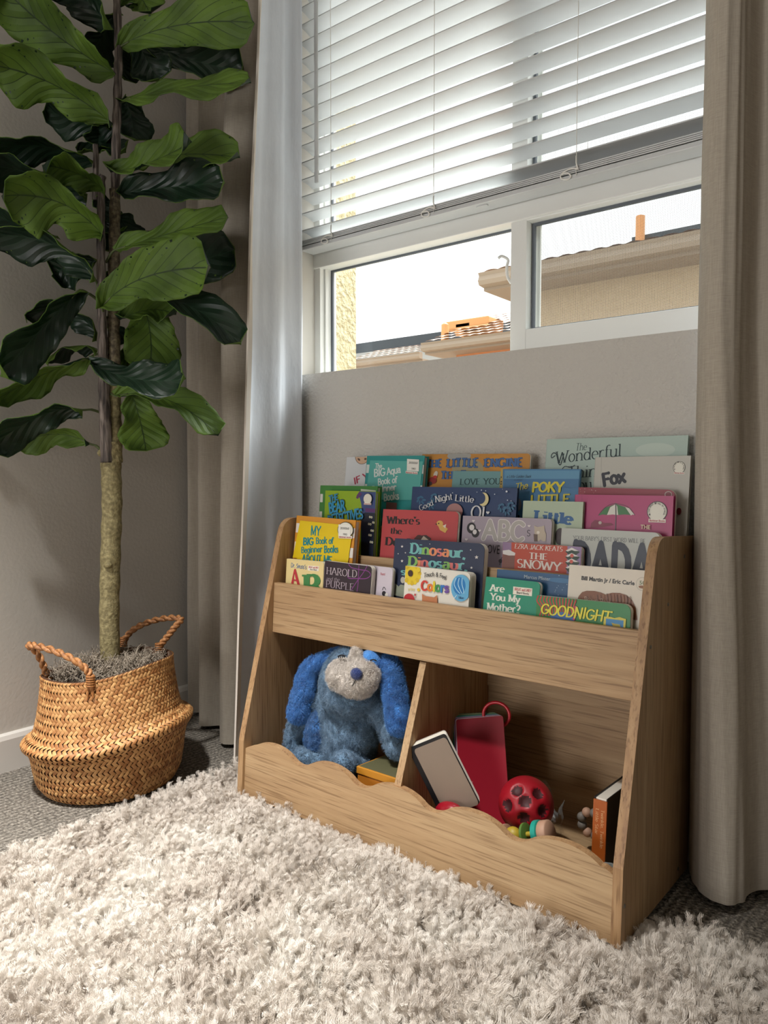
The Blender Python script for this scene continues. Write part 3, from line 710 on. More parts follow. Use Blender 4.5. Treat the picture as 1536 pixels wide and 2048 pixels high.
def badge(b, c, rx, ry, red=True, txt=True):
    """white arched early reader badge with a red strip (its figure is left out)"""
    x, y = c
    b.disc((x, y), rx, ry, '#1d1d1d'); b.disc((x, y), rx*.93, ry*.93, '#dfdccf')
    b.poly([(x-rx*.82, y+ry*.7), (x+rx*.86, y+ry*.76), (x+rx*.84, y+ry*1.1), (x-rx*.84, y+ry*1.04)], '#dfdccf')
    b.poly([(x-rx*.8, y+ry*.74), (x+rx*.82, y+ry*.8), (x+rx*.8, y+ry*1.06), (x-rx*.82, y+ry*1.0)], '#e7ddd4')
    b.text('Beginner Books', (x-rx*.74, y+ry*.96), (x+rx*.76, y+ry*1.02), ry*.2, '#a8202c', 'sans', bold=.02)
    if txt:
        for i, ch in enumerate('I CAN READ IT'):
            a = math.radians(205-i*9.5); b.text(ch, (x+rx*.78*math.cos(a)-ry*.06, y-ry*.78*math.sin(a)+ry*.06), (x+rx*.78*math.cos(a)+ry*.06, y-ry*.78*math.sin(a)+ry*.05), ry*.17, '#2a2a2a', 'sans') if ch != ' ' else None
        for i, ch in enumerate('ALL BY MYSELF'):
            a = math.radians(78-i*8.5); b.text(ch, (x+rx*.78*math.cos(a)-ry*.06, y-ry*.78*math.sin(a)+ry*.06), (x+rx*.78*math.cos(a)+ry*.06, y-ry*.78*math.sin(a)+ry*.07), ry*.17, '#2a2a2a', 'sans') if ch != ' ' else None
def sticker(b, x0, y0, w, h):
    b.poly([(x0, y0), (x0+w, y0+1.5), (x0+w-.5, y0+h), (x0-.5, y0+h-1.5)], '#e4e2da')
    b.text('2030060', (x0+w*.14, y0+h*.38), (x0+w*.88, y0+h*.42), h*.17, '#222222', 'sans', bold=.01)
    b.text('YRRD', (x0+w*.36, y0+h*.86), (x0+w*.72, y0+h*.88), h*.15, '#333333', 'sans')
def board_logo(b, x, y, w, h, sl):
    b.poly([(x, y), (x+w, y+sl), (x+w-1, y+h+sl), (x-1, y+h)], '#e9e2d2')
    b.text('BRIGHT and EARLY', (x+w*.06, y+h*.48), (x+w*.94, y+h*.5+sl*.9), h*.34, '#b03040', 'serif', thick=.2, thin=.1)
    b.text('Board Books', (x+w*.18, y+h*.9), (x+w*.82, y+h*.92+sl*.7), h*.3, '#222222', 'sans')
T1, T2, T3 = .358, .408, .458
rs = random.Random(3)
def stars(b, x0, y0, x1, y1, n, col, r0=.6, r1=1.6):
    for _ in range(n):
        b.disc((rs.uniform(x0, x1), rs.uniform(y0, y1)), *(2*[rs.uniform(r0, r1)]), col, n=7)
def star5(b, x, y, r, c):
    b.poly([(x + (r if i % 2 == 0 else r*.42)*math.sin(i*PI/5), y - (r if i % 2 == 0 else r*.42)*math.cos(i*PI/5)) for i in range(10)], c)
def heart(b, x, y, r, c):
    b.poly([(x + r*.062*16*math.sin(t_)**3, y - r*.062*(13*math.cos(t_)-5*math.cos(2*t_)-2*math.cos(3*t_)-math.cos(4*t_))) for t_ in [2*PI*i/20 for i in range(20)]], c)
# ---- front tier
b = Book('cream board book with red A and green letters, leftmost in the front tier', '#ddc88e', (573.8, 1117.3), (648, 1124), -.235, 1.5, .012, T1)
b.text("Dr. Seuss's", (582, 1134), (613, 1138.5), 8.5, '#34608e', 'hand', thick=.17, thin=.12, jitter=.04)
board_logo(b, 616.5, 1131, 22, 10, 1.5)
b.poly([(583, 1167), (588.5, 1140), (590, 1137.5), (592, 1138), (600.5, 1170), (595.5, 1170), (589, 1146), (587.5, 1168)], '#b3303a'); b.poly([(586, 1158), (597, 1160), (597.8, 1163), (586, 1161)], '#b3303a')
b.text('B', (609, 1193), (640, 1195), 44, '#3e7d45', 'serif', thick=.26, thin=.08); b.done()
b = Book('black board book with thin purple crayon scribble and grey serif title', '#2c1f28', (650.5, 1121.3), (743.5, 1133), -.2385, 1.5, .015, T1, spine='#241a22')
b.line([(697, 1128), (703, 1135), (718, 1139), (735, 1142), (741, 1150), (732, 1157), (712, 1157), (697, 1156), (696, 1147), (699, 1140)], 1.6, '#7e3a80')
b.line([(718, 1129), (717, 1150), (716, 1170), (714, 1183)], 1.5, '#7e3a80'); b.line([(735, 1131), (727, 1145), (716, 1160), (708, 1172), (703, 1180)], 1.5, '#7e3a80')
b.text('HAROLD', (653, 1148), (714, 1155), 14, '#b5a8ae', 'serif', thick=.11, thin=.04); b.text('and the', (652.5, 1160), (679, 1163), 7, '#a598a0', 'serif', thick=.09, thin=.04, slant=.25)
b.text('PURPLE', (652, 1174), (708, 1181.5), 13.5, '#a597a2', 'serif', thick=.11, thin=.04)
b.text('CRAYON', (652, 1192), (708, 1199), 13.5, '#a597a2', 'serif', thick=.11, thin=.04); b.done()
b = Book('pale lilac board book half hidden behind the black crayon scribble book', '#c9bfc9', (707, 1127), (786, 1136), -.220, 3, .010, T1)
b.text('Board', (761, 1150), (770, 1151), 5, '#a83040', 'hand'); b.disc((768, 1187), 4, 5, '#26242a'); b.disc((773, 1190), 3, 4, '#e8e4dc'); b.line([(765, 1180), (768, 1174), (772, 1180)], 1.2, '#26242a'); b.done()
b = Book('yellow picture book with orange and white striped border in the front tier', '#cf8d2e', (594.4, 1030.8), (711.9, 1040.6), -.204, 3, .018, T1, board=False, spine='#c9842a')
for k in range(12):
    v0 = .0175 + k*.0225*1.9
    for (u0, u1) in ((0, .010), (.1075, b.w)): b.band(u0, u1, v0, v0+.0215, '#dcd6cf')
b.poly([(602, 1041), (708.5, 1052), (697, 1124), (585.5, 1115)], '#dcbd12'); b.poly([(598, 1100), (700, 1112), (690, 1160), (590, 1150)], '#dcbd12')
b.text('MY', (623, 1069), (642, 1070.5), 18, '#167f86', 'hand', thick=.2, thin=.12, jitter=.05)
b.text('BIG', (608, 1089), (628, 1089.5), 13.5, '#167f86', 'hand', thick=.26, thin=.18, jitter=.03); b.text('Book of', (633.5, 1087.5), (668, 1087), 12, '#167f86', 'hand', thick=.22, thin=.14, jitter=.04)
b.text('Beginner', (604.5, 1106), (646, 1103.5), 11.5, '#167f86', 'hand', thick=.2, thin=.13, jitter=.04); b.text('Books', (650, 1105), (678, 1105), 12.5, '#167f86', 'hand', thick=.22, thin=.14, jitter=.04)
b.text('ABOUT ME', (606, 1124), (665, 1128), 15, '#167f86', 'hand', thick=.2, thin=.12, jitter=.04)
badge(b, (693, 1060), 16, 16, txt=False); sticker(b, 680, 1049, 24, 25); b.done()
b = Book('navy board book with multicoloured title letters and little white stars', '#27304a', (790.7, 1076.3), (970, 1087.5), -.199, 4, .015, T1, r=.014, spine='#1f2740')
rb = ['#6fb0ae', '#6fb0ae', '#7fb05c', '#d98a5f', '#d0706c', '#d98a5f', '#6fb0ae', '#6fb0ae', '#6fb0ae']
b.text('Dinosaur,', (820.5, 1106.5), (931, 1116.5), 21, rb, 'serif', thick=.24, thin=.10, space=.06)
b.text('Dinosaur,', (816.5, 1131), (935, 1141), 19.5, ['#7fb05c', '#d98a5f', '#d0706c', '#6fb0ae', '#6fb0ae', '#7fb05c', '#d0706c', '#6fb0ae', '#6fb0ae'], 'serif', thick=.24, thin=.10, space=.06)
b.text('say', (802, 1149), (838, 1153), 13, ['#6fb0ae', '#d0706c'], 'serif', thick=.22, thin=.1)
for x, y, r in ((804.5, 1093, 3), (804.5, 1122, 3.2), (953.5, 1114.5, 4.2), (943.5, 1135.5, 3), (797, 1107.5, 1.6), (811.5, 1105.5, 1.8), (942, 1100, 1.8), (860.5, 1088, 1.3)): star5(b, x, y, r, '#d9d5d0')
b.poly([(788, 1166), (793, 1168), (798, 1173), (802, 1169), (808, 1170), (815, 1175), (813, 1196), (787.5, 1190)], '#8b9180'); b.disc((806.5, 1160), 4.5, 6.5, '#b5b0a2'); b.done()
b = Book('white touch board book with sunflower and blue striped balloon circle', '#dcd7cb', (811.6, 1131.6), (941, 1145.5), -.2365, 2, .022, T1, r=.010, spine='#e0dccf')
b.disc((824, 1147), 16, 20, '#dcc02a'); 
for k in range(16):
    a = k*PI/8; x_, y_ = 824+15*math.cos(a), 1147+19*math.sin(a)
    if x_ > 812: b.disc((x_, y_), 4, 5, '#dcc02a' if k % 2 else '#cfae22', n=10)
b.disc((821.5, 1146.5), 5, 6.5, '#3a2420')
b.text('yellow', (817, 1180), (830, 1181), 5, '#cdb968', 'hand'); b.disc((838, 1179.5), 3, 3.3, '#d9b93a')
b.text('Touch & Feel', (848.5, 1155), (893.5, 1160.5), 8.5, '#2a2a2c', 'hand', thick=.15, thin=.12, arcq=.55)
b.text('Colors', (843.5, 1179.5), (898, 1185), 18, ['#c5392f', '#d9762c', '#d8c22f', '#3c8a4b', '#2f6fb5', '#6a4a96'], 'hand', thick=.26, thin=.22)
b.disc((923, 1176), 20, 27, '#5ea5cc'); b.disc((920, 1171.5), 12.5, 17.5, '#1d74b4')
for dx in (-7, -1, 5): b.line([(920+dx+1, 1156), (919+dx*1.3, 1168), (921+dx*1.1+2, 1180), (923+dx*.6+3, 1187)], 1.5, '#a8d3e8')
b.line([(915, 1190), (912, 1194), (909, 1198)], .8, '#e8f2f6'); b.text('blue', (919, 1197), (929, 1198), 5, '#1b4a73', 'hand')
b.disc((820, 1199), 11, 12, '#b3262f'); b.disc((832, 1189.5), 1.6, 2.4, '#b3262f')
b.poly([(846, 1202), (846, 1187), (852, 1192), (870, 1194.5), (876, 1190), (876.5, 1206)], '#b9764d'); b.done()
b = Book('green board book asking about a mother in white serif letters', '#1d8a6c', (972.9, 1153), (1081, 1164.5), -.222, 7, .013, T1, r=.009, spine='#167259')
b.text('Are', (980, 1182), (1008, 1184.5), 13.5, '#d9ddd0', 'serif', thick=.22, thin=.09); b.text('You My', (981, 1199.5), (1039.5, 1205.5), 14, '#d9ddd0', 'serif', thick=.22, thin=.09)
b.text('Mother?', (974, 1220), (1040, 1226.5), 15, '#d9ddd0', 'serif', thick=.22, thin=.09); board_logo(b, 1027, 1173, 38, 15.5, 4); b.done()
b = Book('midnight blue picture book with small pale author name behind the green board book', '#2a567f', (995.7, 1138.5), (1140, 1150.6), -.199, 4, .006, T1, board=False, width=.20, spine='#234a70')
b.text('Marcus Pfister', (1049, 1156.5), (1101, 1161.5), 7, '#a9b8c6', 'sans'); stars(b, 1110, 1150, 1139, 1190, 9, '#8fa9c0', .6, 1.3); b.disc((1122, 1161), 28, 5, '#3d6f99'); b.text('Marcus Pfister', (1049, 1156.5), (1101, 1161.5), 7, '#a9b8c6', 'sans'); b.done()
b = Book('cream board book with black author names and a brown wood grain animal back', '#d8cfc0', (1139.6, 1129.1), (1292, 1141.2), -.212, 4, .013, T1, width=.150, r=.006, spine='#ccc3b4')
b.text('Bill Martin Jr / Eric Carle', (1163, 1159.5), (1269, 1170.5), 8.5, '#1e1c1b', 'sans', bold=.035)
b.disc((1284.5, 1168), 12.3, 13.5, '#a09a8c'); b.disc((1284.5, 1168), 11.6, 12.8, '#d5ccbc'); b.text('50', (1279, 1169), (1291, 1170), 8, '#6d7a55', 'sans', bold=.02); b.disc((1284.5, 1174), 7, 3, '#86552c')
b.poly([(1155, 1200), (1158, 1192), (1165, 1184), (1174, 1181.5), (1190, 1182), (1202, 1185), (1211, 1189), (1225, 1185.5), (1240, 1186), (1253, 1190), (1264, 1200), (1271, 1214), (1275, 1240), (1150, 1225)], '#7d4a2b')
for k in range(16):
    x = 1162+k*6.6; b.line([(x, 1187+abs(k-8)*.8), (x+1.5, 1200), (x-1, 1220)], 1.0, ['#6a3b22', '#96603a', '#5b3420'][k % 3])
b.text('Brown Bear', (1170, 1202), (1222, 1209), 9, '#b79d8a', 'serif', thick=.14, thin=.08); b.done()
b = Book('green and red striped board book with yellow brush title at the right end', '#237a3c', (1074.4, 1190.6), (1262, 1209.5), -.2345, 3, .013, T1, r=.012, spine='#237a3c')
for k in range(13):
    x = 1077+k*6.2; b.line([(x, 1191+k*.7), (x-3+k*.3, 1202), (x+6-k*.8, 1216), (x+2, 1232)], 2.6, '#b0432f' if k % 2 else '#a8392b')
b.disc((1125, 1238), 24, 14, '#2b5f9a'); b.line([(1152, 1212), (1152, 1225), (1148, 1240)], 3.5, '#c03f6a')
b.text('GOODNIGHT', (1082, 1226), (1221, 1243.5), 20, '#d9cf2f', 'hand', thick=.19, thin=.13, jitter=.05, slant=.16)
b.poly([(1209, 1233), (1222, 1233.5), (1230, 1236), (1240, 1234), (1253, 1238), (1251, 1262), (1207, 1256)], '#cdbf3a'); b.poly([(1213, 1237), (1248, 1241), (1247, 1262), (1212, 1256)], '#2a7fb5'); b.poly([(1224, 1245), (1230, 1247), (1241, 1249), (1242, 1257), (1227, 1254)], '#b3a23a'); b.done()
# ---- middle tier
b = Book('red board book with black serif title and small yellow bird', '#b8474a', (766.9, 1018.2), (917.5, 1023.5), -.146, 4, .010, T2, r=.010, spine='#7d3a38')
b.text("Where's", (774, 1047), (839, 1049), 15, '#241c1e', 'serif', thick=.25, thin=.05); b.text('the', (781, 1067), (803, 1068.5), 12, '#241c1e', 'serif', thick=.23, thin=.05); b.text('Dog?', (771, 1090), (822, 1094), 16, '#241c1e', 'serif', thick=.25, thin=.05)
b.disc((880, 1047), 6.5, 6, '#d9ab5a'); b.poly([(876, 1050), (888, 1050), (896, 1058), (891, 1066), (880, 1060)], '#d9ab5a'); b.disc((877.8, 1047), 1.3, 1.4, '#1c1618'); b.poly([(886, 1052), (893, 1048), (891, 1057)], '#e0d2c4'); b.poly([(874.5, 1047), (870.5, 1048), (874.5, 1050)], '#3a2a24')
b.poly([(828, 1078), (836, 1070), (842, 1070), (842, 1080)], '#4f3130'); b.poly([(842, 1071), (853, 1070), (863, 1077), (860, 1082), (842, 1080)], '#4a3836'); b.poly([(842, 1080), (848, 1072), (858, 1080)], '#c9bba8'); b.done()
b = Book('lavender grey board book with white dashed alphabet letters, penguins and bears', '#a296a2', (926.4, 1031.3), (1104.5, 1038), -.140, 3, .012, T2, r=.008, spine='#968a96')
b.text('ABC', (966, 1077), (1047, 1082), 36, '#dcd7d4', 'hand', thick=.30, thin=.28, space=.12); b.text('ABC', (966, 1077), (1047, 1082), 36, '#aba5a0', 'hand', thick=.23, thin=.21, space=.12)
b.text('S', (1053.5, 1072), (1060.5, 1072.5), 12, '#3c373c', 'hand', thick=.13, thin=.1); b.text('OF LOVE', (948, 1104), (999, 1108), 17, '#332e33', 'sans')
b.disc((943, 1056), 9, 11, '#1e1c20'); b.disc((951, 1066), 7.5, 9, '#1e1c20'); b.disc((944, 1055), 5, 6, '#d8d3d2'); b.disc((950, 1064), 4, 5, '#d8d3d2')
for x, y in ((947.5, 1042), (960, 1061.5), (933.5, 1079), (1059, 1052)): heart(b, x, y, 3, '#d9d0d0')
b.poly([(1069, 1051), (1075, 1054), (1084, 1053), (1089, 1051), (1090, 1062), (1093, 1068), (1092, 1082), (1087, 1083), (1082, 1079), (1078, 1083), (1073, 1078), (1070, 1068)], '#b8aa98'); b.disc((1077, 1065), 3, 3, '#dcd4c8'); b.poly([(1068, 1068), (1076, 1069), (1076, 1083), (1069, 1083)], '#5d4a40')
b.disc((1002, 1122), 4, 4, '#4a4548'); b.line([(1000, 1130), (1003, 1118), (1008, 1112)], 1.3, '#4a4548'); b.done()
b = Book('orange red board book with white serif lettering and snowy green tree', '#b8452c', (1006.6, 1083.8), (1163, 1094), -.161, 1.5, .016, T2+.0, r=.008, spine='#86708a')
b.poly([(1006.6, 1083.8), (1023, 1085), (1022, 1145), (1005, 1143)], '#8f7596'); b.poly([(1135, 1092), (1163, 1094), (1162, 1160), (1133, 1150)], '#9179a0')
b.poly([(1006, 1105), (1030, 1108), (1028, 1150), (1004, 1150)], '#7d5046'); b.poly([(1005.5, 1101), (1018, 1099.5), (1031, 1106), (1030, 1111), (1018, 1111), (1006, 1108)], '#ddd8d4')
b.text('EZRA JACK KEATS', (1029.5, 1096.5), (1125, 1103), 9, '#e0d4cb', 'serif', thick=.16, thin=.06, slant=.1)
b.text('THE', (1058, 1117.5), (1095.5, 1120), 12.5, '#e0d4cb', 'serif', thick=.2, thin=.07); b.text('SNOWY', (1034, 1134.5), (1122, 1142.5), 17, '#e0d4cb', 'serif', thick=.17, thin=.06, space=.04)
for k, y in enumerate((1104, 1115, 1126, 1138)):
    b.poly([(1144, y-8), (1160, y), (1151, y+7), (1139, y+7), (1131, y-1)], '#223726'); b.poly([(1144, y-9), (1158, y-2), (1150, y-2), (1144, y-4), (1136, y-1), (1132, y-3)], '#ddd8d4')
b.disc((1144.5, 1111.5), 3.5, 3.8, '#cd5a4a'); b.disc((1143.5, 1123), 3.5, 3.8, '#cd5a4a'); b.done()
b = Book('pale grey board book with huge navy four letter word beside the end panel', '#b6b9b2', (1124, 1055.7), (1321, 1065.5), -.140, 2.5, .013, T2, r=.011, spine='#adb0a9')
b.text("YOUR BABY'S FIRST WORD WILL BE", (1146, 1079), (1291, 1086.5), 8, '#4a4c50', 'serif', thick=.10, thin=.06)
b.text('DADA', (1144, 1158), (1301, 1172), 74, '#262d3e', 'hand', thick=.27, thin=.20, space=.10); b.done()
b = Book('lime green picture book with blue dripping title and dark doorway full of eyes', '#8bab1e', (651.6, 981), (752.6, 982.9), -.150, 1, .014, T2, board=False, spine='#84a41c')
b.poly([(718, 983), (752, 984), (750, 1140), (722, 1140), (724, 1020), (722, 1005), (719, 995)], '#3a4a7d'); b.poly([(719, 983), (714, 990), (712, 996), (716, 998), (724, 988)], '#5d3566'); b.poly([(731, 1016), (751, 1018), (751, 1025), (731, 1024)], '#5c2f66')
b.poly([(730, 1025), (751, 1026), (748, 1140), (722, 1140), (722, 1032)], '#141c30')
for x, y in ((741.5, 1034), (748, 1045), (740, 1048), (745, 1061), (741, 1070), (744, 1084)):
    b.disc((x-1.5, y), 1.9, 2.4, '#d8d6bc', n=8); b.disc((x+2, y+.6), 1.9, 2.4, '#d8d6bc', n=8); b.disc((x-1.2, y), .8, 1, '#16161c', n=6); b.disc((x+2.2, y+.6), .8, 1, '#16161c', n=6)
b.text('THE', (660.5, 1003), (678, 999), 11, '#2f86b0', 'hand', thick=.22, thin=.16, jitter=.05, outline='#1b3f52')
b.text('BEAR', (661, 1026), (692, 1019), 19, '#2f8fba', 'hand', thick=.25, thin=.18, jitter=.04, outline='#1b3f52'); b.text('DETECTIVES', (659, 1050), (728, 1036), 18, '#2f8fba', 'hand', thick=.24, thin=.17, jitter=.05, outline='#1b3f52')
badge(b, (737.5, 998), 8.8, 11, txt=False); b.done()
b = Book('dark blue starry picture book with white curved title and crescent moon', '#1f3760', (825.9, 973.2), (1035.2, 976.4), -.118, 3, .008, T2, board=False, spine='#1b3055')
for x, y in ((842, 1000), (862, 1010), (870, 995), (1005, 1015), (1015, 1022), (1024, 1012)):
    for k in range(6): b.disc((x+6*math.cos(k), y+6*math.sin(k)), 4, 2.2, '#2f5f80', rot=k*40, n=12)
b.text('Good', (842, 1022), (869, 1010), 11, '#cfd0d2', 'serif', thick=.13, thin=.06); b.text('Night', (873, 1005), (907, 999), 12.5, '#cfd0d2', 'serif', thick=.15, thin=.06); b.text('Little', (912, 1002), (949, 1005.5), 12.5, '#cfd0d2', 'serif', thick=.15, thin=.06)
b.disc((911, 1023), 16.5, 16, '#a87a78'); b.text('Ol', (943, 1037), (970, 1040), 26, '#cfd0d2', 'serif', thick=.14, thin=.05)
b.disc((969, 999), 10.5, 13.5, '#d2c692'); b.disc((963.5, 997), 9.5, 11.5, '#1f3760'); heart(b, 978, 1025.5, 3.5, '#cfd0d2')
stars(b, 830, 976, 1032, 1005, 12, '#c5ccd6', .5, 1.2); b.disc((1016, 983.5), 1.9, 1.9, '#cfd3da'); b.done()
b = Book('pale mint picture book with blue lettering behind the lavender alphabet book', '#a9b8a0', (1048, 1001.3), (1160, 1003.6), -.122, 3, .008, T2, board=False, width=.121, spine='#9fae96')
b.text('Little', (1069, 1042), (1143.5, 1049), 22, '#22588c', 'serif', thick=.28, thin=.15); b.disc((1120, 1073), 10, 17, '#3a2a2c'); b.done()
b = Book('bright pink picture book with green and white umbrella drawing', '#a83368', (1151.5, 989), (1347.3, 991.8), -.111, 2, .012, T2, board=False, spine='#9a2e60')
b.line([(1164, 989.5), (1163, 1060)], .8, '#8c2b58')
cx, cyy = 1234, 1029; cols_ = ['#2e6b35', '#d0cec4', '#2e6b35', '#d0cec4']
xs = [1197, 1214, 1236.5, 1262, 1269.5]; tip = (1232, 1008)
for k in range(4):
    b.poly([tip, (lerp(tip[0], xs[k], .62), 1013 + abs(k-2)*1.2), (xs[k], 1031-(1 if 0 < k < 3 else 0)), ((xs[k]+xs[k+1])/2, 1029), (xs[k+1], 1030), (lerp(tip[0], xs[k+1], .7), 1014+abs(k-1)*1.2)], cols_[k])
b.line([(1197, 1031), (1206, 1019), (1219, 1010), (1232, 1007.5), (1250, 1011), (1262, 1019), (1270, 1031)], .8, '#2a2226'); b.line([(1231.5, 1006), (1232, 1030), (1231, 1062)], 1.8, '#5a4a50')
b.poly([(1181, 1056), (1183, 1046), (1190, 1040), (1199, 1041), (1208, 1046), (1222, 1046), (1228, 1050), (1212, 1053), (1195, 1055)], '#7e1f3e'); b.disc((1200.5, 1045.5), 3.3, 3.3, '#b8a8a0')
badge(b, (1314.5, 1023), 20.5, 20.5); b.text('THE', (1282.5, 1057.5), (1302, 1058.5), 8.5, '#cdb89a', 'sans', bold=.03); b.done()
# ---- back tier
b = Book('dark crimson board book with rounded corners behind the pink umbrella book', '#8c1a30', (1157.8, 974.4), (1352, 979.5), -.080, 1, .010, T3, r=.014, spine='#7a1628')
stars(b, 1160, 977, 1192, 986, 9, '#c58a8a', .5, 1.1); b.disc((1337, 989), 7.5, 6.5, '#b9a6a0'); b.disc((1337, 989), 6, 5, '#7a1628'); b.done()
b = Book('white picture book with black and red lettering leaning on the wall at right', '#b9b7ae', (1192, 914.6), (1382, 911.2), -.048, 4.5, .012, T3, board=False, spine='#a9a79e')
b.line([(1203, 915), (1201, 990)], 1, '#a3a198'); b.text('Fox', (1207, 972), (1251, 963), 24, '#1d1f2b', 'hand', thick=.28, thin=.22, jitter=.03); b.text('in', (1222, 996), (1240, 994), 16, '#1d1f2b', 'hand', thick=.28, thin=.22)
badge(b, (1358.5, 935), 12.5, 12.5); b.disc((1359, 1023), 5, 7, '#6a1c28'); b.done()
b = Book('large pale aqua picture book with dark swirling script title behind all others', '#a9bcb3', (1095.5, 878.6), (1376.8, 870.2), -.026, 4.5, .009, T3, board=False, spine='#9fb2aa')
b.disc((1310, 900), 40, 14, '#b7c6bc'); b.text('The', (1151, 901), (1173, 900), 14, '#1f3337', 'serif', thick=.10, thin=.04, slant=.1)
b.text('Wonderful', (1112, 927), (1242, 912), 24, '#1f3337', 'serif', thick=.11, thin=.04, slant=.08); b.line([(1111, 911), (1104, 916), (1103, 911), (1107, 906), (1113, 909), (1117, 925), (1121, 930), (1125, 918), (1128, 907)], 2, '#1f3337')
b.text('Things', (1134, 957), (1224, 951), 24, '#1f3337', 'serif', thick=.11, thin=.04, slant=.08); b.line([(1123, 941), (1130, 933), (1142, 935), (1150, 930)], 1.6, '#1f3337'); b.text('You', (1142, 982), (1184, 978), 22, '#1f3337', 'serif', thick=.11, thin=.04); b.done()
b = Book('blue picture book with gold foil spine and yellow hand lettered title', '#4377a0', (1003, 938), (1161.6, 938.2), -.066, 4, .006, T3, board=False, spine='#b39b52')
b.poly([(996, 938), (1006, 938), (1004.5, 1010), (993, 1010)], '#b39b52')
for k in range(14): b.disc((1000+rs.uniform(-3, 3), 941+k*4.5), 1.8, 1.6, '#3f3420', n=8, rot=k*30)
b.poly([(1010, 941), (1160, 941), (1159, 962), (1009, 962)], '#5a8fb0'); b.poly([(1009, 958), (1159, 958), (1158, 975), (1008, 975)], '#3c6f99')
b.text('a Little Golden Book', (1014, 956), (1063, 955.5), 5.5, '#25384a', 'hand', thick=.12, thin=.08, slant=.2); b.text('CLASSIC', (1029, 961.5), (1046, 961.5), 2.5, '#25384a', 'sans')
b.text('The', (1032, 981), (1056, 977), 13, '#c9bb3c', 'hand', thick=.15, thin=.09, slant=.25); b.text('POKY', (1065, 983.5), (1127, 983.5), 18, '#d3c42f', 'hand', thick=.24, thin=.18, slant=.06); b.text('LITTLE', (1062, 1009), (1139, 1007), 17.5, '#c9ba36', 'hand', thick=.2, thin=.16, slant=.06)
b.disc((1036, 1010), 8, 14, '#6b6a72'); b.disc((1036, 1033), 5, 3, '#1d1c22'); b.done()
b = Book('teal grey board book with dark serif words in front of the orange engine book', '#6e9a9b', (906.4, 942), (1004, 942.6), -.048, 4, .006, T3, width=.13, r=0, spine='#5e8a8b')
for x, y in ((934, 953), (961, 951), (987, 947)): b.text('z', (x-3, y+2), (x+2, y+1.5), 6, '#4d7578', 'hand', thick=.14, thin=.1)
b.text('LOVE YOU', (920, 969.5), (1001, 968.5), 12, '#23474a', 'serif', thick=.16, thin=.05); b.done()
b = Book('orange board book with blue outlined serif title against the wall', '#bb8236', (845, 908.5), (1061, 907), -.034, 4, .014, T3, r=.008, spine='#a5702c')
b.disc((918, 912), 24, 9, '#9d9c97'); b.disc((935, 940), 32, 24, '#9b8f6d'); b.disc((1000, 925), 26, 16, '#c68a34')
b.text('THE', (852, 935.5), (884, 934.5), 15.5, '#41669a', 'serif', thick=.24, thin=.12, outline='#1f2c46'); b.text('LITTLE', (894, 934.5), (957, 934), 17, '#41669a', 'serif', thick=.24, thin=.12, outline='#1f2c46'); b.text('ENGINE', (969, 934), (1045.5, 933), 16.5, '#41669a', 'serif', thick=.24, thin=.12, outline='#1f2c46')
b.text('THAT', (882, 958.5), (932, 957.5), 15.5, '#41669a', 'serif', thick=.24, thin=.12, outline='#1f2c46')
b.disc((866, 961), 8, 7, '#8c2e2b'); b.disc((872, 949), 4, 7, '#c9c0b0', rot=20); b.disc((861, 967), 4, 4, '#3c3230'); b.disc((871, 954), 4, 3, '#b8332f'); b.done()
b = Book('aqua picture book with white hand lettering and striped teal border', '#2a8c8a', (735, 911.6), (849.5, 911.2), -.062, 3.5, .018, T3, board=False, spine='#1f7d7a')
for k in range(6):
    v0 = .021 + k*.0265*1.75
    for (u0, u1) in ((0, .0085), (b.w-.012, b.w)): b.band(u0, u1, v0, v0+.020, '#cfd4d0')
b.poly([(741, 921), (847, 923), (838, 1000), (731, 1000)], '#55a79f')
for st, p0, p1, c_ in (('The', (751, 936), (764, 936.5), 9), ('BIG', (749, 953.5), (771, 950.5), 14), ('Aqua', (775, 950), (802, 945), 13), ('Book of', (757, 970), (795, 965), 12), ('Beginner', (745, 985), (793, 980), 12), ('Books', (769, 1002), (799, 998), 14)):
    b.text(st, p0, p1, c_, '#d3dcd8', 'hand', thick=.22, thin=.15, jitter=.04)
b.poly([(774, 1004), (795, 1006), (794, 1022), (773, 1022)], '#7c5550'); sticker(b, 815.5, 918, 24, 25); b.poly([(813, 942), (837, 944), (837, 949), (813, 947)], '#e4dcd4'); b.text('Beginner Books', (814, 946.5), (836, 948), 3, '#a8202c', 'sans', bold=.02); b.done()
b = Book('dark green picture book with white striped spine edge behind the lime one', '#3d7d36', (641.6, 970.6), (755.5, 972.5), -.132, 1, .016, T2, board=False, spine='#3d7d36')
for k in range(6): b.band(0, .0085, .0205+k*.0415, .0205+k*.0415+.0195, '#d5d2cc')
b.poly([(722, 978), (752, 981), (751, 990), (722, 984)], '#c6cabd'); b.done()
b = Book('white picture book with cookie drawing and crooked red capitals by the curtain', '#cfd0d2', (694.2, 914.4), (760, 913.2), -.030, 4, .010, T3, board=False, width=.17, spine='#c3c4c6')
b.disc((725, 911), 15, 17.5, '#6b5344', 180, 360); b.disc((725, 911), 14, 16.5, '#cda98c', 180, 360); b.disc((718, 919), 3, 2, '#5c4334', rot=30); b.disc((731, 918), 2.5, 2, '#5c4334')
b.text('IF YO', (709, 968), (749, 952), 13, '#a8324a', 'hand', thick=.2, thin=.15, jitter=.06); b.done()

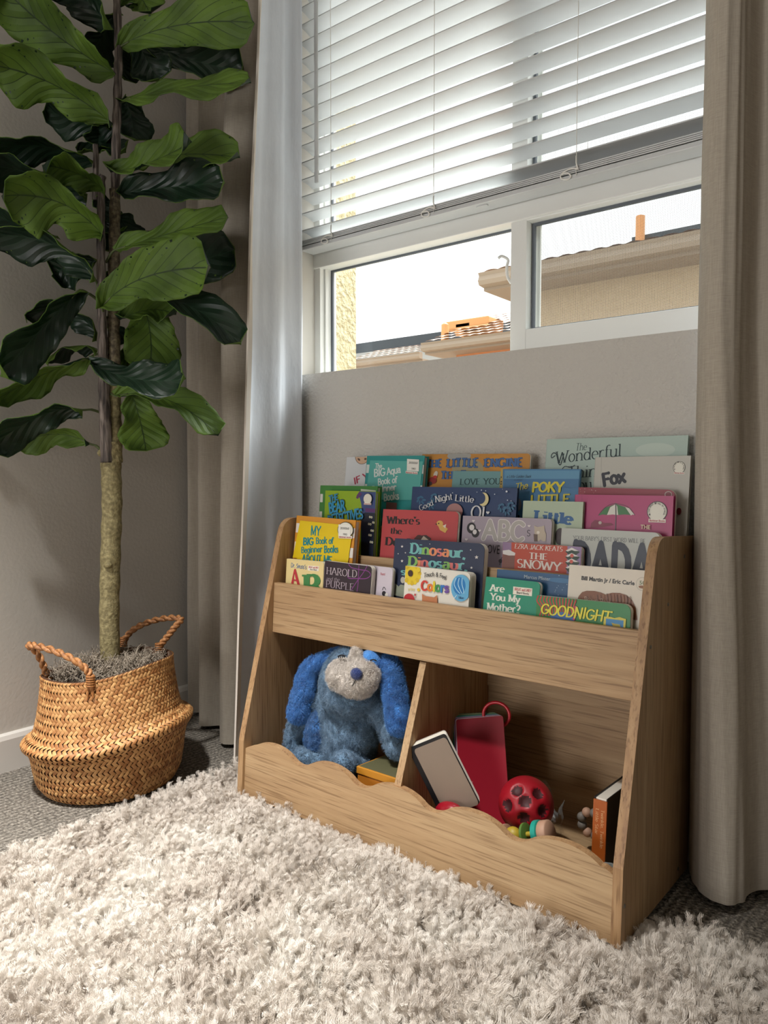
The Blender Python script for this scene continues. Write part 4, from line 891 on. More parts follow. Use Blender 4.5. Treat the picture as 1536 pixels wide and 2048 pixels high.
# ------------------------------------------------------------------ toys in the bins
def wpos(px, py, y): return S(*LY(px, py, y))
def ell(mb, c, r, R=None, seg=20, rings=14, mi=0):
    prof = []; b = len(mb.v); c = V(c)
    for j in range(rings+1):
        ph = PI*j/rings
        for k in range(seg):
            th = 2*PI*k/seg; p = V((r[0]*math.sin(ph)*math.cos(th), r[1]*math.sin(ph)*math.sin(th), r[2]*math.cos(ph)))
            mb.v.append(c + (R @ p if R else p))
    for j in range(rings):
        for k in range(seg): mb.f.append([b+j*seg+k, b+(j+1)*seg+k, b+(j+1)*seg+(k+1) % seg, b+j*seg+(k+1) % seg]); mb.m.append(mi)
def limb(mb, pts, rads, n=6):
    pp = smooth_path(pts, n); m_ = len(pp)
    for i, p in enumerate(pp):
        t = i/(m_-1)*(len(rads)-1); k = min(int(t), len(rads)-2); r = lerp(rads[k], rads[k+1], t-k); ell(mb, p, (r, r, r), seg=12, rings=8)
def fuse(mb, name, m, parent, voxel=.006, smooth_it=6, fuzz=0, loc=None):
    o = mb.build('tmp', m, None, smooth=True)
    rm = o.modifiers.new('r', 'REMESH'); rm.mode = 'VOXEL'; rm.voxel_size = voxel; rm.use_smooth_shade = True
    sm = o.modifiers.new('s', 'SMOOTH'); sm.iterations = smooth_it; sm.factor = .5
    dg = bpy.context.evaluated_depsgraph_get(); dg.update()
    me = bpy.data.meshes.new_from_object(o.evaluated_get(dg)); bpy.data.objects.remove(o)
    off = parent_world(parent) if parent else V(loc or (0, 0, 0))
    for v in me.vertices:
        if fuzz: v.co += v.normal * fuzz * (noise.noise(v.co*90) + .6*noise.noise(v.co*200))
        v.co -= off
    me.name = name; me.materials.clear(); me.materials.append(m)
    o = bpy.data.objects.new(name, me); C.objects.link(o)
    if parent: o.parent = parent
    elif loc: o.location = loc
    return o
def plush(name, c, c2):
    m = mat(name, c, .95); t = NT(m); n1 = t.noise(t.coords('Object'), 45, 5, .6); n2 = t.noise(t.coords('Object'), 420, 2)
    t.l(t.ramp(n1, [(.3, c2), (.6, c)]), t.b.inputs['Base Color']); t.bump(t.math('ADD', n1, t.math('MULTIPLY', n2, .6)), .9, .006)
    t.b.inputs['Sheen Weight'].default_value = .35; return m
P_BODY = plush('pale_blue_plush', '#7595b2', '#587793'); P_EAR = plush('bright_blue_plush', '#4a90dc', '#3572ba'); P_PATCH = plush('mid_blue_plush', '#3a72b0', '#2a5a92'); P_CREAM = plush('cream_plush', '#f0e8df', '#d5cbc2'); P_NOSE = plush('navy_plush', '#182f6e', '#10214f')
def furry(o, m_i, cnt, ln):
    md = o.modifiers.new('fur', 'PARTICLE_SYSTEM'); st = o.particle_systems[0].settings
    st.type = 'HAIR'; st.count = cnt; st.hair_length = ln; st.hair_step = 3; st.emit_from = 'FACE'; st.use_emit_random = True
    st.child_type = 'SIMPLE'; st.rendered_child_count = 6; st.child_percent = 1; st.child_radius = .006; st.clump_factor = .2; st.roughness_1 = .006; st.roughness_1_size = .02; st.roughness_2 = .004
    st.root_radius = 1; st.tip_radius = .3; st.radius_scale = .00035; st.factor_random = .0006; st.brownian_factor = .0; st.tangent_factor = 0
    st.material = m_i; st.effector_weights.gravity = 0
def FL(z): return .030 + z
dogc = LY(700, 1450, -.22)
dog = thing('plush_dog', 'blue plush dog with long ears and cream muzzle sitting in the left bin', 'stuffed toy', S(dogc.x, -.17, .031))
def q_(px, py, y): return wpos(px, py, y - (.03 if y > -.25 else .02))
mb = MB()
hd = LY(700, 1340, -.245); zc = min(hd.z + .014, .270)
Rt = Matrix(((EX.x, EY.x, EZ.x), (EX.y, EY.y, EZ.y), (EX.z, EY.z, EZ.z)))
ell(mb, S(hd.x, -.235, zc), (.071, .060, .073), Rt); ell(mb, S(hd.x-.002, -.235, zc-.02), (.073, .060, .055), Rt)
ell(mb, q_(690, 1425, -.185), (.062, .052, .060), Rt); ell(mb, q_(694, 1490, -.18), (.066, .056, .072), Rt); ell(mb, q_(700, 1455, -.185), (.067, .056, .07), Rt)
limb(mb, [q_(648, 1400, -.19), q_(608, 1440, -.20), q_(590, 1485, -.205), q_(597, 1520, -.215)], [.027, .027, .026, .026])
limb(mb, [q_(748, 1408, -.19), q_(778, 1445, -.195), q_(792, 1480, -.195), q_(796, 1492, -.20)], [.027, .027, .026, .025])
limb(mb, [q_(660, 1520, -.19), q_(625, 1525, -.235), q_(604, 1520, -.262)], [.03, .028, .026]); limb(mb, [q_(720, 1530, -.19), q_(696, 1536, -.235), q_(688, 1528, -.262)], [.029, .027, .026])
bd = fuse(mb, 'body', P_BODY, dog, .0055, 5, .0016)
mb = MB(); limb(mb, [S(hd.x-.050, -.220, zc+.048), q_(624, 1335, -.205), q_(608, 1385, -.222), q_(598, 1425, -.230)], [.014, .019, .024, .024]); e_ = fuse(mb, 'ear', P_EAR, dog, .005, 4, .0016)
mb = MB(); limb(mb, [S(hd.x+.054, -.220, zc+.048), q_(782, 1335, -.210), q_(790, 1390, -.215), q_(799, 1445, -.22)], [.014, .019, .023, .024]); e2_ = fuse(mb, 'ear', P_EAR, dog, .005, 4, .0016)
mb = MB(); ell(mb, q_(689, 1352, -.248), (.039, .030, .034), Rt); ell(mb, q_(725, 1352, -.248), (.037, .030, .032), Rt); ell(mb, q_(708, 1366, -.246), (.048, .030, .027), Rt); ell(mb, q_(712, 1318, -.246), (.012, .012, .024), Rt)
mz = fuse(mb, 'muzzle', P_CREAM, dog, .0045, 5, .0009)
mb = MB(); ell(mb, q_(713, 1348, -.288), (.0148, .009, .0125), Rt); fuse(mb, 'nose', P_NOSE, dog, .003, 3, .0006)
M_THR = mat('black_thread', '#121318', .7)
MB().tube(smooth_path([q_(711, 1359, -.291), q_(708, 1366, -.291), q_(705, 1372, -.290)], 4), .0009, 6).build('mouth_stitch', M_THR, dog)
mb = MB(); mb.tube(smooth_path([q_(676, 1313, -.268), q_(683, 1310, -.273), q_(690, 1312, -.275)], 4), .0014, 6)
for a, b_ in (((679, 1312), (677, 1316)), ((682, 1311), (681, 1315.5)), ((685, 1311), (685, 1315)), ((688, 1311.5), (689, 1315))): mb.tube([q_(*a, -.273), q_(*b_, -.277)], .0010, 5)
mb.build('closed_eye', M_THR, dog); mb = MB(); mb.tube(smooth_path([q_(741, 1321, -.272), q_(747, 1319, -.272), q_(753, 1322, -.268)], 4), .0014, 6); mb.build('closed_eye', M_THR, dog)
mb = MB(); ell(mb, q_(742, 1325, -.222), (.026, .026, .028), Rt); fuse(mb, 'eye_patch', P_EAR, dog, .005, 3, .001)
mb = MB(); ell(mb, q_(648, 1470, -.198), (.032, .048, .062), Rt); ell(mb, q_(648, 1510, -.2), (.03, .042, .03), Rt); bp_ = fuse(mb, 'belly_patch', P_PATCH, dog, .005, 4, .0012)
for o_, n_, ln_ in ((bd, 9000, .005), (e_, 2500, .005), (e2_, 2500, .005), (mz, 2500, .004), (bp_, 1500, .005)): furry(o_, 1, n_, ln_)
# yellow edged box lying flat in the left bin
a = LY(713, 1545, -.19); zt = .098
box = thing('storage_box', 'low amber box with olive lid wedged beside the plush dog', 'box', S(a.x+.05, -.17, .031))
def rbox(x0, x1, y0, y1, z0, z1, rot, cx, cy_):
    mb = MB(); cr, sr = math.cos(rot), math.sin(rot); vs = []
    for z in (z0, z1):
        for x, y in ((x0, y0), (x1, y0), (x1, y1), (x0, y1)): vs.append(S(cx + x*cr - y*sr, cy_ + x*sr + y*cr, z))
    return mb.add(vs, [(3,2,1,0),(4,5,6,7),(0,1,5,4),(1,2,6,5),(2,3,7,6),(3,0,4,7)])
bc = LY(713, 1532, -.285); bxc, byc, rz_ = 0, 0, 0; bx0, bx1, by0, by1, bz = bc.x, -.437, -.285, -.17, bc.z
rbox(bx0+.002, bx1-.002, by0+.002, by1-.002, .031, bz-.014, rz_, bxc, byc).build('box_body', mat('amber_card', '#a8671c', .5), box, bevel=.001)
rbox(bx0, bx1, by0, by1, bz-.014, bz, rz_, bxc, byc).build('box_lid', mat('amber_lid', '#b87c22', .5), box, bevel=.001)
rbox(bx0+.004, bx1-.004, by0+.004, by1-.004, bz, bz+.0006, rz_, bxc, byc).build('lid_panel', mat('olive_card', '#57553a', .6), box)

# leaning board books in the right bin
def bin_book(label, corners, y0, y1, th, cols, r=.006, cat='book', name='board_book'):
    """corners TL, TR, BR, BL in photo pixels; y0 local depth at the top edge, y1 at the bottom edge"""
    A = S(*LY(*corners[0], y0)); B = S(*LY(*corners[1], y0)); D = S(*LY(*corners[3], y1))
    e = (B-A); w = e.length; e.normalize(); dn = (D-A); n = dn.cross(e).normalized(); 
    if n.y > 0: n = -n
    dn = (dn - e*dn.dot(e)); h = dn.length; dn.normalize()
    root = thing(name, label, cat, A + e*w/2 + dn*h)
    f = lambda a, b, d: A + e*a + dn*b + n*d
    return root, f, w, h
def rr(w, h, r, n=5):
    o = []
    for cx, cy_, a0 in ((w-r, r, -90), (w-r, h-r, 0), (r, h-r, 90), (r, r, 180)):
        for k in range(n+1): a = math.radians(a0+90*k/n); o.append((cx+r*math.cos(a), cy_+r*math.sin(a)))
    return o
root, f, w, h = bin_book('black bordered taupe board book leaning on the centre divider', [(815, 1497), (889, 1467), (942, 1620), (860, 1640)], -.292, -.270, .014, None)
MB().prism(rr(w, h, .006), f, -.002, 0).build('front_cover', cm('#17171a'), root)
MB().prism([(a*.86+.012, b*.96+.006) for a, b in rr(w, h, .008)], f, 0, .0006).build('cover_panel', cm('#8a7a6c'), root)
pg = MB()
for k in range(5): pg.prism([(a-.001*k, b-.0008*k) for a, b in rr(w, h, .006)], f, -.003-k*.002, -.0045-k*.002)
pg.build('page_block', M_BOARD, root)
MB().prism([(a-.006, b-.004) for a, b in rr(w, h, .006)], f, -.0155, -.0135).build('back_cover', cm('#a69c94'), root)
root, f, w, h = bin_book('tall deep red flash card set hanging from a red plastic ring', [(912, 1439), (1006, 1431), (1018, 1640), (934, 1650)], -.150, -.20, .03, None, name='flash_card_set', cat='flash cards')
MB().prism(rr(w, h, .005), f, -.0012, 0).build('front_card', cm('#8e1426'), root)
cs = ['#b7aeb0', '#7b3a63', '#8f86a0', '#2f6a60', '#356f5c', '#2c5a4c', '#8a7a35', '#3b6d5a']
for k, c_ in enumerate(cs):
    an = math.radians(.25+.28*k); ca, sa_ = math.cos(an), math.sin(an); px_, py_ = w*.93, .012
    # rotate about the ring so the far cards fan out to the left
    o = [(px_ - .0034*(k+1) + (a-px_)*ca + (b-py_)*sa_*-1, -.0012*(k+1) + py_ + (a-px_)*sa_ + (b-py_)*ca) for a, b in rr(w, h, .005)]
    MB().prism(o, f, -.0025-k*.0022, -.0042-k*.0022).build('flash_card', cm(c_), root)
pl_, tw_ = font_text('7+8=15'); tx = MB()
for p in pl_: tx.add([f(w*.30 - Y*.0062, h*.60 + X*.0062, .0003) for X, Y in p], [list(range(len(p)))])
tx.build('card_print', cm('#c98a90'), root)
rg = MB(); pts = []; rc = f(w*.80, -.004, -.012)
for i in range(29):
    a = 2*PI*i/28; pts.append(rc + EX*(.026*math.cos(a)) + EZ*(.023*math.sin(a)) + EY*(.006*math.sin(a+1)))
rg.tube(pts, .0033, 8, cap=False); rg.build('plastic_ring', mat('red_plastic', '#c92433', .3), root, smooth=True)
# perforated red ball
bc = LY(1052, 1609, -.20); br = .0495
ball = thing('toy_ball', 'red rubber ball with round dark dimples in the right bin', 'ball', S(bc.x, -.20, .031))
bcw = S(bc.x, -.20, bc.z); mb = MB(); seg, rings = 72, 48
hol = [ray(1050, 1603), ray(1037, 1578), ray(1014, 1611), ray(1078, 1588), ray(1088, 1622), ray(1047, 1636), ray(1068, 1655)]
dirs = []
for px, py in ((1050, 1603), (1034, 1580), (1014, 1611), (1077, 1587), (1087, 1623), (1048, 1637)):
    d = ray(px, py).normalized(); oc = CAM - bcw; b_ = d.dot(oc); disc = b_*b_ - (oc.length_squared - br*br)
    if disc > 0: dirs.append((CAM + d*(-b_-math.sqrt(disc)) - bcw).normalized())
dirs += [-d for d in dirs]
b0 = 0
for j in range(rings+1):
    for k in range(seg):
        ph = PI*j/rings; th = 2*PI*k/seg; n_ = V((math.sin(ph)*math.cos(th), math.sin(ph)*math.sin(th), math.cos(ph))); r_b = br
        m_ = min(n_.angle(d) for d in dirs); hr = .235
        if m_ < hr: r_b -= .006*(1-(m_/hr)**4)
        mb.v.append(bcw + n_*r_b)
for j in range(rings):
    for k in range(seg):
        ids = [j*seg+k, (j+1)*seg+k, (j+1)*seg+(k+1) % seg, j*seg+(k+1) % seg]; cc = (sum((mb.v[i] for i in ids), V())/4 - bcw).normalized()
        mb.f.append(ids); mb.m.append(1 if min(cc.angle(d) for d in dirs) < .215 else 0)
mb.build('ball_shell', [mat('red_rubber', '#96101f', .45), mat('dimple_rubber', '#3c060d', .6)], ball, smooth=True)
# second red toy, low at the front
rc = LY(905, 1604, -.286); rc.z -= .021; o = thing('toy_dome', 'small glossy dark red dome toy just behind the scalloped front', 'toy', S(rc.x, -.27, .031))
mb = MB(); ell(mb, S(rc.x, -.290, rc.z-.004), (.034, .018, .026), Rt); mb.build('dome', mat('dark_red_plastic', '#8a1020', .25), o, smooth=True)
mb = MB(); mb.lathe([(.0175, 0), (.0185, .003), (.0175, .006)], S(rc.x, -.290, rc.z-.009), 28, M=Rt); mb.build('rim_band', mat('red_plastic'), o, smooth=True)
# rattle
p0 = LY(1015, 1672, -.262); p1 = LY(1102, 1665, -.262)
rt = thing('toy_rattle', 'wooden rattle with teal ring and yellow beads lying under the red ball', 'rattle', S((p0.x+p1.x)/2, -.26, .031))
A = S(p0.x, -.262, p0.z); B = S(p1.x, -.262, p1.z); ax = (B-A).normalized(); L = (B-A).length; Rx = ax.to_track_quat('Z', 'Y').to_matrix()
def seg_(t0, t1, r, name, m, prof=None):
    mb = MB(); c = A + ax*(L*t0); h_ = L*(t1-t0); mb.lathe(prof or [(0, 0), (r*.9, 0), (r, h_*.12), (r, h_*.88), (r*.9, h_), (0, h_)], c, 24, M=Rx); return mb.build(name, m, rt, smooth=True, sharp=50)
M_BEECH = mat('beech_wood', '#b08a72', .6)
seg_(.66, .79, .0215, 'teal_ring', mat('teal_paint', '#1c9484', .45)); seg_(.79, .99, .0205, 'end_cap', M_BEECH); seg_(.02, .70, .0045, 'rod', mat('yellow_paint', '#b39a2e', .5))
seg_(.40, .46, .019, 'green_disc', mat('green_paint', '#5d7f38', .5)); mb = MB(); ell(mb, A+ax*L*.14, (.015, .013, .015)); mb.build('yellow_bead', mat('yellow_paint'), rt, smooth=True)
mb = MB(); ell(mb, A+ax*L*.26-EZ*.012, (.012, .012, .010)); mb.build('wooden_bead', M_BEECH, rt, smooth=True); seg_(-.06, .02, .02, 'end_cap', M_BEECH)
# upright orange spined book at the right
a = LY(1188, 1592, -.25); zt = a.z; x0 = a.x; x1 = x0 + .0225
bk = thing('board_book', 'orange spined black book standing upright against the right end panel', 'book', S((x0+x1)/2, -.17, .031))
def lb(xa, xb, ya, yb, za, zb, nm, m, par, bev=.0008): return bx(xa, xb, ya, yb, za, zb).build(nm, m, par, bevel=bev)
lb(x0, x0+.0022, -.249, -.10, .031, zt, 'back_cover', cm('#141418'), bk); fc = lb(x1-.0022, x1, -.249, -.10, .031, zt, 'front_cover', cm('#0f1014'), bk)
lb(x0+.0022, x1-.0022, -.247, -.101, .033, zt-.002, 'page_block', M_BOARD, bk)
sp = MB(); sp.add([S(*p) for p in ((x0,-.2515,.031),(x1,-.2515,.031),(x1,-.2485,.031),(x0,-.2485,.031),(x0,-.2515,zt-.004),(x1,-.2515,zt-.004),(x1,-.2485,zt-.004),(x0,-.2485,zt-.004))], [(3,2,1,0),(4,5,6,7),(0,1,5,4),(1,2,6,5),(2,3,7,6),(3,0,4,7)], 0)
for st, xo in (('Twinkle, Twinkle', x0+.0135), ('Little Star', x0+.0045)):
    pl_, tw_ = stroke_text(st, .15, .07, True); Lz = .062 if 'Twin' in st else .042; k = Lz/tw_
    for p in pl_: sp.add([S(xo+Y*.0052, -.2517, zt-.018-X*k) for X, Y in p], [list(range(len(p)))], 1)
sp.build('spine', [cm('#a8541c'), cm('#cf9a6a')], bk)
# grey toy in the front right corner, beaded ring behind, clear bag
g = LY(1216, 1765, -.285); o = thing('soft_toy', 'dull grey green rounded toy in the front right corner of the bin', 'stuffed toy', S(g.x-.0, -.275, .031))
mb = MB(); ell(mb, S(g.x-.004, -.272, .060), (.030, .030, .030), Rt); ell(mb, S(g.x-.016, -.25, .052), (.024, .03, .022), Rt); fuse(mb, 'body', plush('grey_green_plush', '#59645f', '#444d49'), o, .004, 4, .001)
g = LY(1186, 1648, -.14); o = thing('teething_ring', 'small grey beaded ring in the shadow behind the orange book', 'toy', S(g.x, -.14, .031))
for k in range(9):
    a = 2*PI*k/9; mb = MB(); ell(mb, S(g.x+.022*math.cos(a), -.14-.004*math.sin(a), max(g.z+.022*math.sin(a), .0405)), (.0085, .0085, .0085), Rt, 12, 8); mb.build('bead', mat('grey_bead', '#767069', .6) if k % 3 else M_BEECH, o, smooth=True)
g = LY(1092, 1580, -.13); M_CLR = mat('clear_plastic', '#c9cdca', .15); M_CLR.node_tree.nodes['Principled BSDF'].inputs['Alpha'].default_value = .16
o = thing('plastic_wrapper', 'crumpled clear plastic wrapper behind the red dimpled ball', 'wrapper', S(g.x, -.13, .031))
def wr(u, v): 
    a = u*PI*1.3; return S(g.x-.03+.07*u+.006*noise.noise(V((u*6, v*6, 1))), -.125+.02*math.sin(a)+.014*noise.noise(V((u*5, v*5, 4))), .032+(g.z-.03)*v*(.8+.3*math.sin(u*7))+.0*u)
MB().grid(wr, 14, 12).build('film', M_CLR, o)

# ------------------------------------------------------------------ basket
BC = V((-1.562, -.478, 0)); rxy = V((_r.x, _r.y, 0)).normalized()
bprof = [(.0, .004), (.120, .002), (.146, .008), (.158, .028), (.164, .06), (.168, .09), (.174, .110), (.186, .124), (.188, .129), (.184, .135), (.170, .142), (.160, .155), (.153, .185), (.147, .225), (.143, .262), (.1435, .277)]
def bdef(p):   # the soft basket sags: its rim and fold tip down towards the left
    q = p - BC; k = min(max(q.z/.13, 0), 1); return BC + V((q.x, q.y, q.z + k*.125*q.dot(rxy) + .004*math.sin(math.atan2(q.y, q.x)*3+1)*k))
basket = thing('seagrass_basket', 'round tan woven seagrass belly basket holding the fig tree', 'basket', tuple(BC))
M_WEAVE = mat('seagrass_dark', '#4a2c16', .8); mst = mat('seagrass_strand', '#b98452', .55); t = NT(mst)
att = t.n('VertexColor'); att.layer_name = 'tone'; fib = t.noise(t.coords('Object', (1, 1, 1)), 420, 2)
t.l(t.mix(att.outputs['Color'], '#9a6434', '#d3a268'), t.b.inputs['Base Color']); t.bump(fib, .4, .001)
mb = MB(); mb.lathe([(r, z) for r, z in bprof] + [(.138, .277), (.138, .20)], BC, 72); mb.v = [bdef(p) for p in mb.v]; shell = mb.build('basket_shell', M_WEAVE, basket, smooth=True)
arcs = [0]
for i in range(2, len(bprof)): arcs.append(arcs[-1] + math.hypot(bprof[i][0]-bprof[i-1][0], bprof[i][1]-bprof[i-1][1]))
pr = bprof[1:]
def surf(th, s_):
    s_ = min(max(s_, 0), arcs[-1]-1e-6); i = 0
    while arcs[i+1] < s_: i += 1
    t_ = (s_-arcs[i])/(arcs[i+1]-arcs[i]); r = lerp(pr[i][0], pr[i+1][0], t_); z = lerp(pr[i][1], pr[i+1][1], t_); dr = pr[i+1][0]-pr[i][0]; dz = pr[i+1][1]-pr[i][1]; l = math.hypot(dr, dz)
    nr, nz = dz/l, -dr/l
    return V((r*math.cos(th), r*math.sin(th), z)), V((nr*math.cos(th), nr*math.sin(th), nz))
mb = MB(); tone = []; rw = .0088; s_ = .01; row = 0; rb_ = random.Random(11)
while s_ < arcs[-1]:
    n = 92; sg = 1 if row % 2 else -1
    for k in range(n):
        th0 = 2*PI*(k + (.5 if (row//2) % 2 else 0))/n; p0, n0 = surf(th0, s_); r0 = math.hypot(p0.x, p0.y); 
        hl = .0082*rb_.uniform(.9, 1.1); hw = .0034; tn = rb_.uniform(0, 1)**1.2; b = len(mb.v)
        ca, sa_ = math.cos(math.radians(47)), math.sin(math.radians(47))*sg
        for iu in range(4):
            for iv in range(3):
                u = (iu/3*2-1)*hl; v = (iv-1)*hw; a_ = u*ca - v*sa_; b_ = u*sa_ + v*ca
                p, nn_ = surf(th0 + a_/r0, s_ + b_); hgt = .0005 + .0030*(1-(iu/3*2-1)**2)*.8 + (.0012 if iv == 1 else 0)
                mb.v.append(bdef(BC + p + nn_*hgt)); tone.append(tn)
        for iu in range(3):
            for iv in range(2): mb.f.append([b+iu*3+iv, b+iu*3+iv+1, b+(iu+1)*3+iv+1, b+(iu+1)*3+iv]); mb.m.append(0)
    s_ += rw; row += 1
wv_ = mb.build('woven_strands', mst, basket, smooth=True); tag(wv_, kind='stuff')
ca_ = wv_.data.color_attributes.new('tone', 'FLOAT_COLOR', 'POINT')
for i, x in enumerate(tone): ca_.data[i].color = (x, x, x, 1)
def rope(pts, r, name, mtl, parent, turns=30, strands=2):
    pp = smooth_path(pts, 16); n = len(pp); mb = MB()
    for k in range(strands):
        q = []; up = V((0, 0, 1))
        for i, p in enumerate(pp):
            t_ = (pp[min(i+1, n-1)]-pp[max(i-1, 0)]).normalized(); a = (up - t_*up.dot(t_)); a = a.normalized() if a.length > .05 else t_.orthogonal().normalized(); bb = t_.cross(a); ph = i/n*turns + k*2*PI/strands
            q.append(p + (a*math.cos(ph)+bb*math.sin(ph))*r*.62)
        mb.tube(q, r*.72, 7)
    return mb.build(name, mtl, parent, smooth=True)
M_ROPE = mat('seagrass_rope', '#a06a3c', .6); t = NT(M_ROPE); t.bump(t.noise(t.coords('Object', (1, 1, .4)), 300, 2), .6, .001); t.l(t.ramp(t.noise(t.coords('Object'), 160, 2), [(.3, '#7a4a28'), (.65, '#b9824f')]), t.b.inputs['Base Color'])
dR = 1.72
# handle facing the camera (left) and the far one
def D(px, py, d): return atd(px, py, d)
hl = [D(98, 1385, 1.665), D(97, 1362, 1.66), D(88, 1335, 1.66), D(74, 1305, 1.65), D(58, 1291, 1.64), D(75, 1292, 1.62), D(110, 1302, 1.6), D(145, 1318, 1.585), D(172, 1338, 1.58), D(181, 1355, 1.58), D(186, 1378, 1.58)]
h1 = rope(hl, .0065, 'handle', M_ROPE, basket, 60)
hr_ = [D(246, 1292, 1.86), D(252, 1275, 1.865), D(270, 1257, 1.87), D(300, 1243, 1.865), D(335, 1236, 1.85), D(362, 1238, 1.83), D(350, 1254, 1.81), D(336, 1272, 1.80), D(322, 1290, 1.79), D(317, 1305, 1.79)]
h2 = rope(hr_, .0065, 'handle', M_ROPE, basket, 60)
for (px, py, d, h_) in ((97, 1365, 1.655, h1), (181, 1362, 1.575, h1), (318, 1296, 1.785, h2), (247, 1284, 1.855, h2)):
    mb = MB(); p = D(px, py, d); 
    for k in range(5): mb.tube([p+V((0, 0, .010-k*.005)) + rxy*.008*math.cos(a) - _f*.008*math.sin(a) for a in [2*PI*i/10 for i in range(11)]], .0022, 6)
    for k in range(7): a = rb_.uniform(-1, 1); mb.tube([p+rxy*.004*a, p+rxy*.008*a+V((0, 0, -.028-.012*rb_.random()))-_f*.004], [.0022, .0012], 5)
    mb.build('binding', mst, h_)
# ------------------------------------------------------------------ moss and fig tree
tree = thing('fiddle_leaf_fig', 'tall artificial fiddle leaf fig with two stems standing in the basket', 'potted plant', tuple(BC + V((0, 0, .14))))
M_SOIL = mat('dark_soil', '#3a332c', 1); M_MOSS = mat('dried_moss', '#8a7d6c', .9)
t = NT(M_MOSS); t.l(t.ramp(t.noise(t.coords('Object'), 60, 2), [(.3, '#6a5f52'), (.7, '#b0a392')]), t.b.inputs['Base Color'])
mb = MB()
def soilz(x, y): return .246 + .02*noise.noise(V((x*9, y*9, 2)))
def sg_(u, v):
    r = .136*v; a = 2*PI*u; x, y = r*math.cos(a), r*math.sin(a); z = soilz(x, y) + .028*(1-v*v); return bdef(BC+V((x, y, z)))
MB().grid(sg_, 36, 10).build('soil', M_SOIL, tree, smooth=True)
mb = MB()
for _ in range(1500):
    r = .134*math.sqrt(rb_.random()); a = rb_.uniform(0, 2*PI); x, y = r*math.cos(a), r*math.sin(a); hz = soilz(x, y)+.028*(1-(r/.136)**2)
    hz += .022*max(0, noise.noise(V((x*14, y*14, 7)))+.25); p = V((x, y, hz)); d = V((rb_.uniform(-1, 1), rb_.uniform(-1, 1), rb_.uniform(-.1, .7))).normalized(); pts = []
    k_ = V((rb_.uniform(-1, 1), rb_.uniform(-1, 1), rb_.uniform(-1, 1)))*.9
    for i in range(7): pts.append(bdef(BC+p)); d = (d + d.cross(k_)*.55 + V((rb_.uniform(-.3, .3), rb_.uniform(-.3, .3), rb_.uniform(-.3, .25)))).normalized(); p = p + d*.0078; rr_ = math.hypot(p.x, p.y); p = V((p.x*min(1, .136/max(rr_, 1e-6)), p.y*min(1, .136/max(rr_, 1e-6)), p.z))
    mb.tube(pts, [.0010]*3+[.0008]*2+[.0005]*2, 4, cap=False)
ms = mb.build('moss', M_MOSS, tree); tag(ms, kind='stuff')
M_BARK = mat('olive_bark', '#8a7c4c', .75); t = NT(M_BARK); t.l(t.ramp(t.noise(t.coords('Object'), 130, 3), [(.32, '#6a6040'), (.5, '#7f7450'), (.72, '#9c9168')]), t.b.inputs['Base Color']); t.bump(t.noise(t.coords('Object'), 160, 3), .7, .003)
M_BARK2 = mat('grey_bark', '#5b524c', .75); t = NT(M_BARK2); n1 = t.noise(t.coords('Object', (1, 1, .08)), 160, 3); t.l(t.ramp(n1, [(.35, '#352e2b'), (.5, '#5c524b'), (.7, '#8c8078')]), t.b.inputs['Base Color']); t.bump(n1, .8, .004)
TD = (BC - CAM).dot(_f)
def wob(pts, r): 
    pp = smooth_path(pts, 10); return pp, [r[0]+(r[1]-r[0])*i/(len(pp)-1) + .0009*math.sin(i*1.3)+.0012*noise.noise(V((i*.4, 1, 1))) for i in range(len(pp))]
pp, rr_ = wob([atd(221, 1335, TD), atd(219, 1230, TD), atd(221, 1120, TD), atd(224, 1010, TD), atd(222, 930, TD), atd(222, 885, TD)], (.0225, .0235)); MB().tube(pp, rr_, 16).build('trunk', M_BARK, tree, smooth=True)
mb = MB(); ell(mb, atd(203, 906, TD-.01), (.011, .009, .009)); ell(mb, atd(216, 1130, TD-.02), (.012, .009, .008)); mb.build('trunk_knot', M_BARK, tree, smooth=True)
M_BARK3 = mat('brown_bark', '#5e5440', .75); t = NT(M_BARK3); t.l(t.ramp(t.noise(t.coords('Object'), 120, 3), [(.35, '#443b2c'), (.5, '#5e5440'), (.7, '#7a6f54')]), t.b.inputs['Base Color']); t.bump(t.noise(t.coords('Object'), 150, 3), .6, .003)
pp, rr_ = wob([atd(231, 925, TD), atd(230, 860, TD), atd(229, 790, TD), atd(228, 760, TD)], (.0165, .0150)); MB().tube(pp, rr_, 12).build('right_stem', M_BARK, tree, smooth=True)
pp, rr_ = wob([atd(228, 765, TD), atd(228, 690, TD), atd(227, 600, TD+.01), atd(229, 480, TD+.01), atd(230, 380, TD+.01)], (.0150, .0125)); MB().tube(pp, rr_, 12).build('right_stem', M_BARK3, tree, smooth=True)
pp, rr_ = wob([atd(230, 400, TD+.01), atd(232, 300, TD), atd(235, 190, TD), atd(237, 90, TD), atd(233, -30, TD), atd(236, -200, TD)], (.011, .0085)); MB().tube(pp, rr_, 10).build('stem_top', M_BARK2, tree, smooth=True)
pp, rr_ = wob([atd(214, 925, TD-.015), atd(211, 860, TD-.02), atd(208, 780, TD-.02), atd(205, 690, TD-.02), atd(203, 600, TD-.02), atd(202, 480, TD-.02), atd(203, 370, TD-.02), atd(206, 352, TD-.02)], (.0150, .0075)); MB().tube(pp, rr_, 12).build('left_stem', M_BARK2, tree, smooth=True)
mb = MB(); mb.tube(smooth_path([atd(190, 400, TD+.03), atd(192, 320, TD+.03), atd(191, 290, TD+.03)], 4), [.007]*9, 8); mb.build('back_stem', M_BARK2, tree, smooth=True)
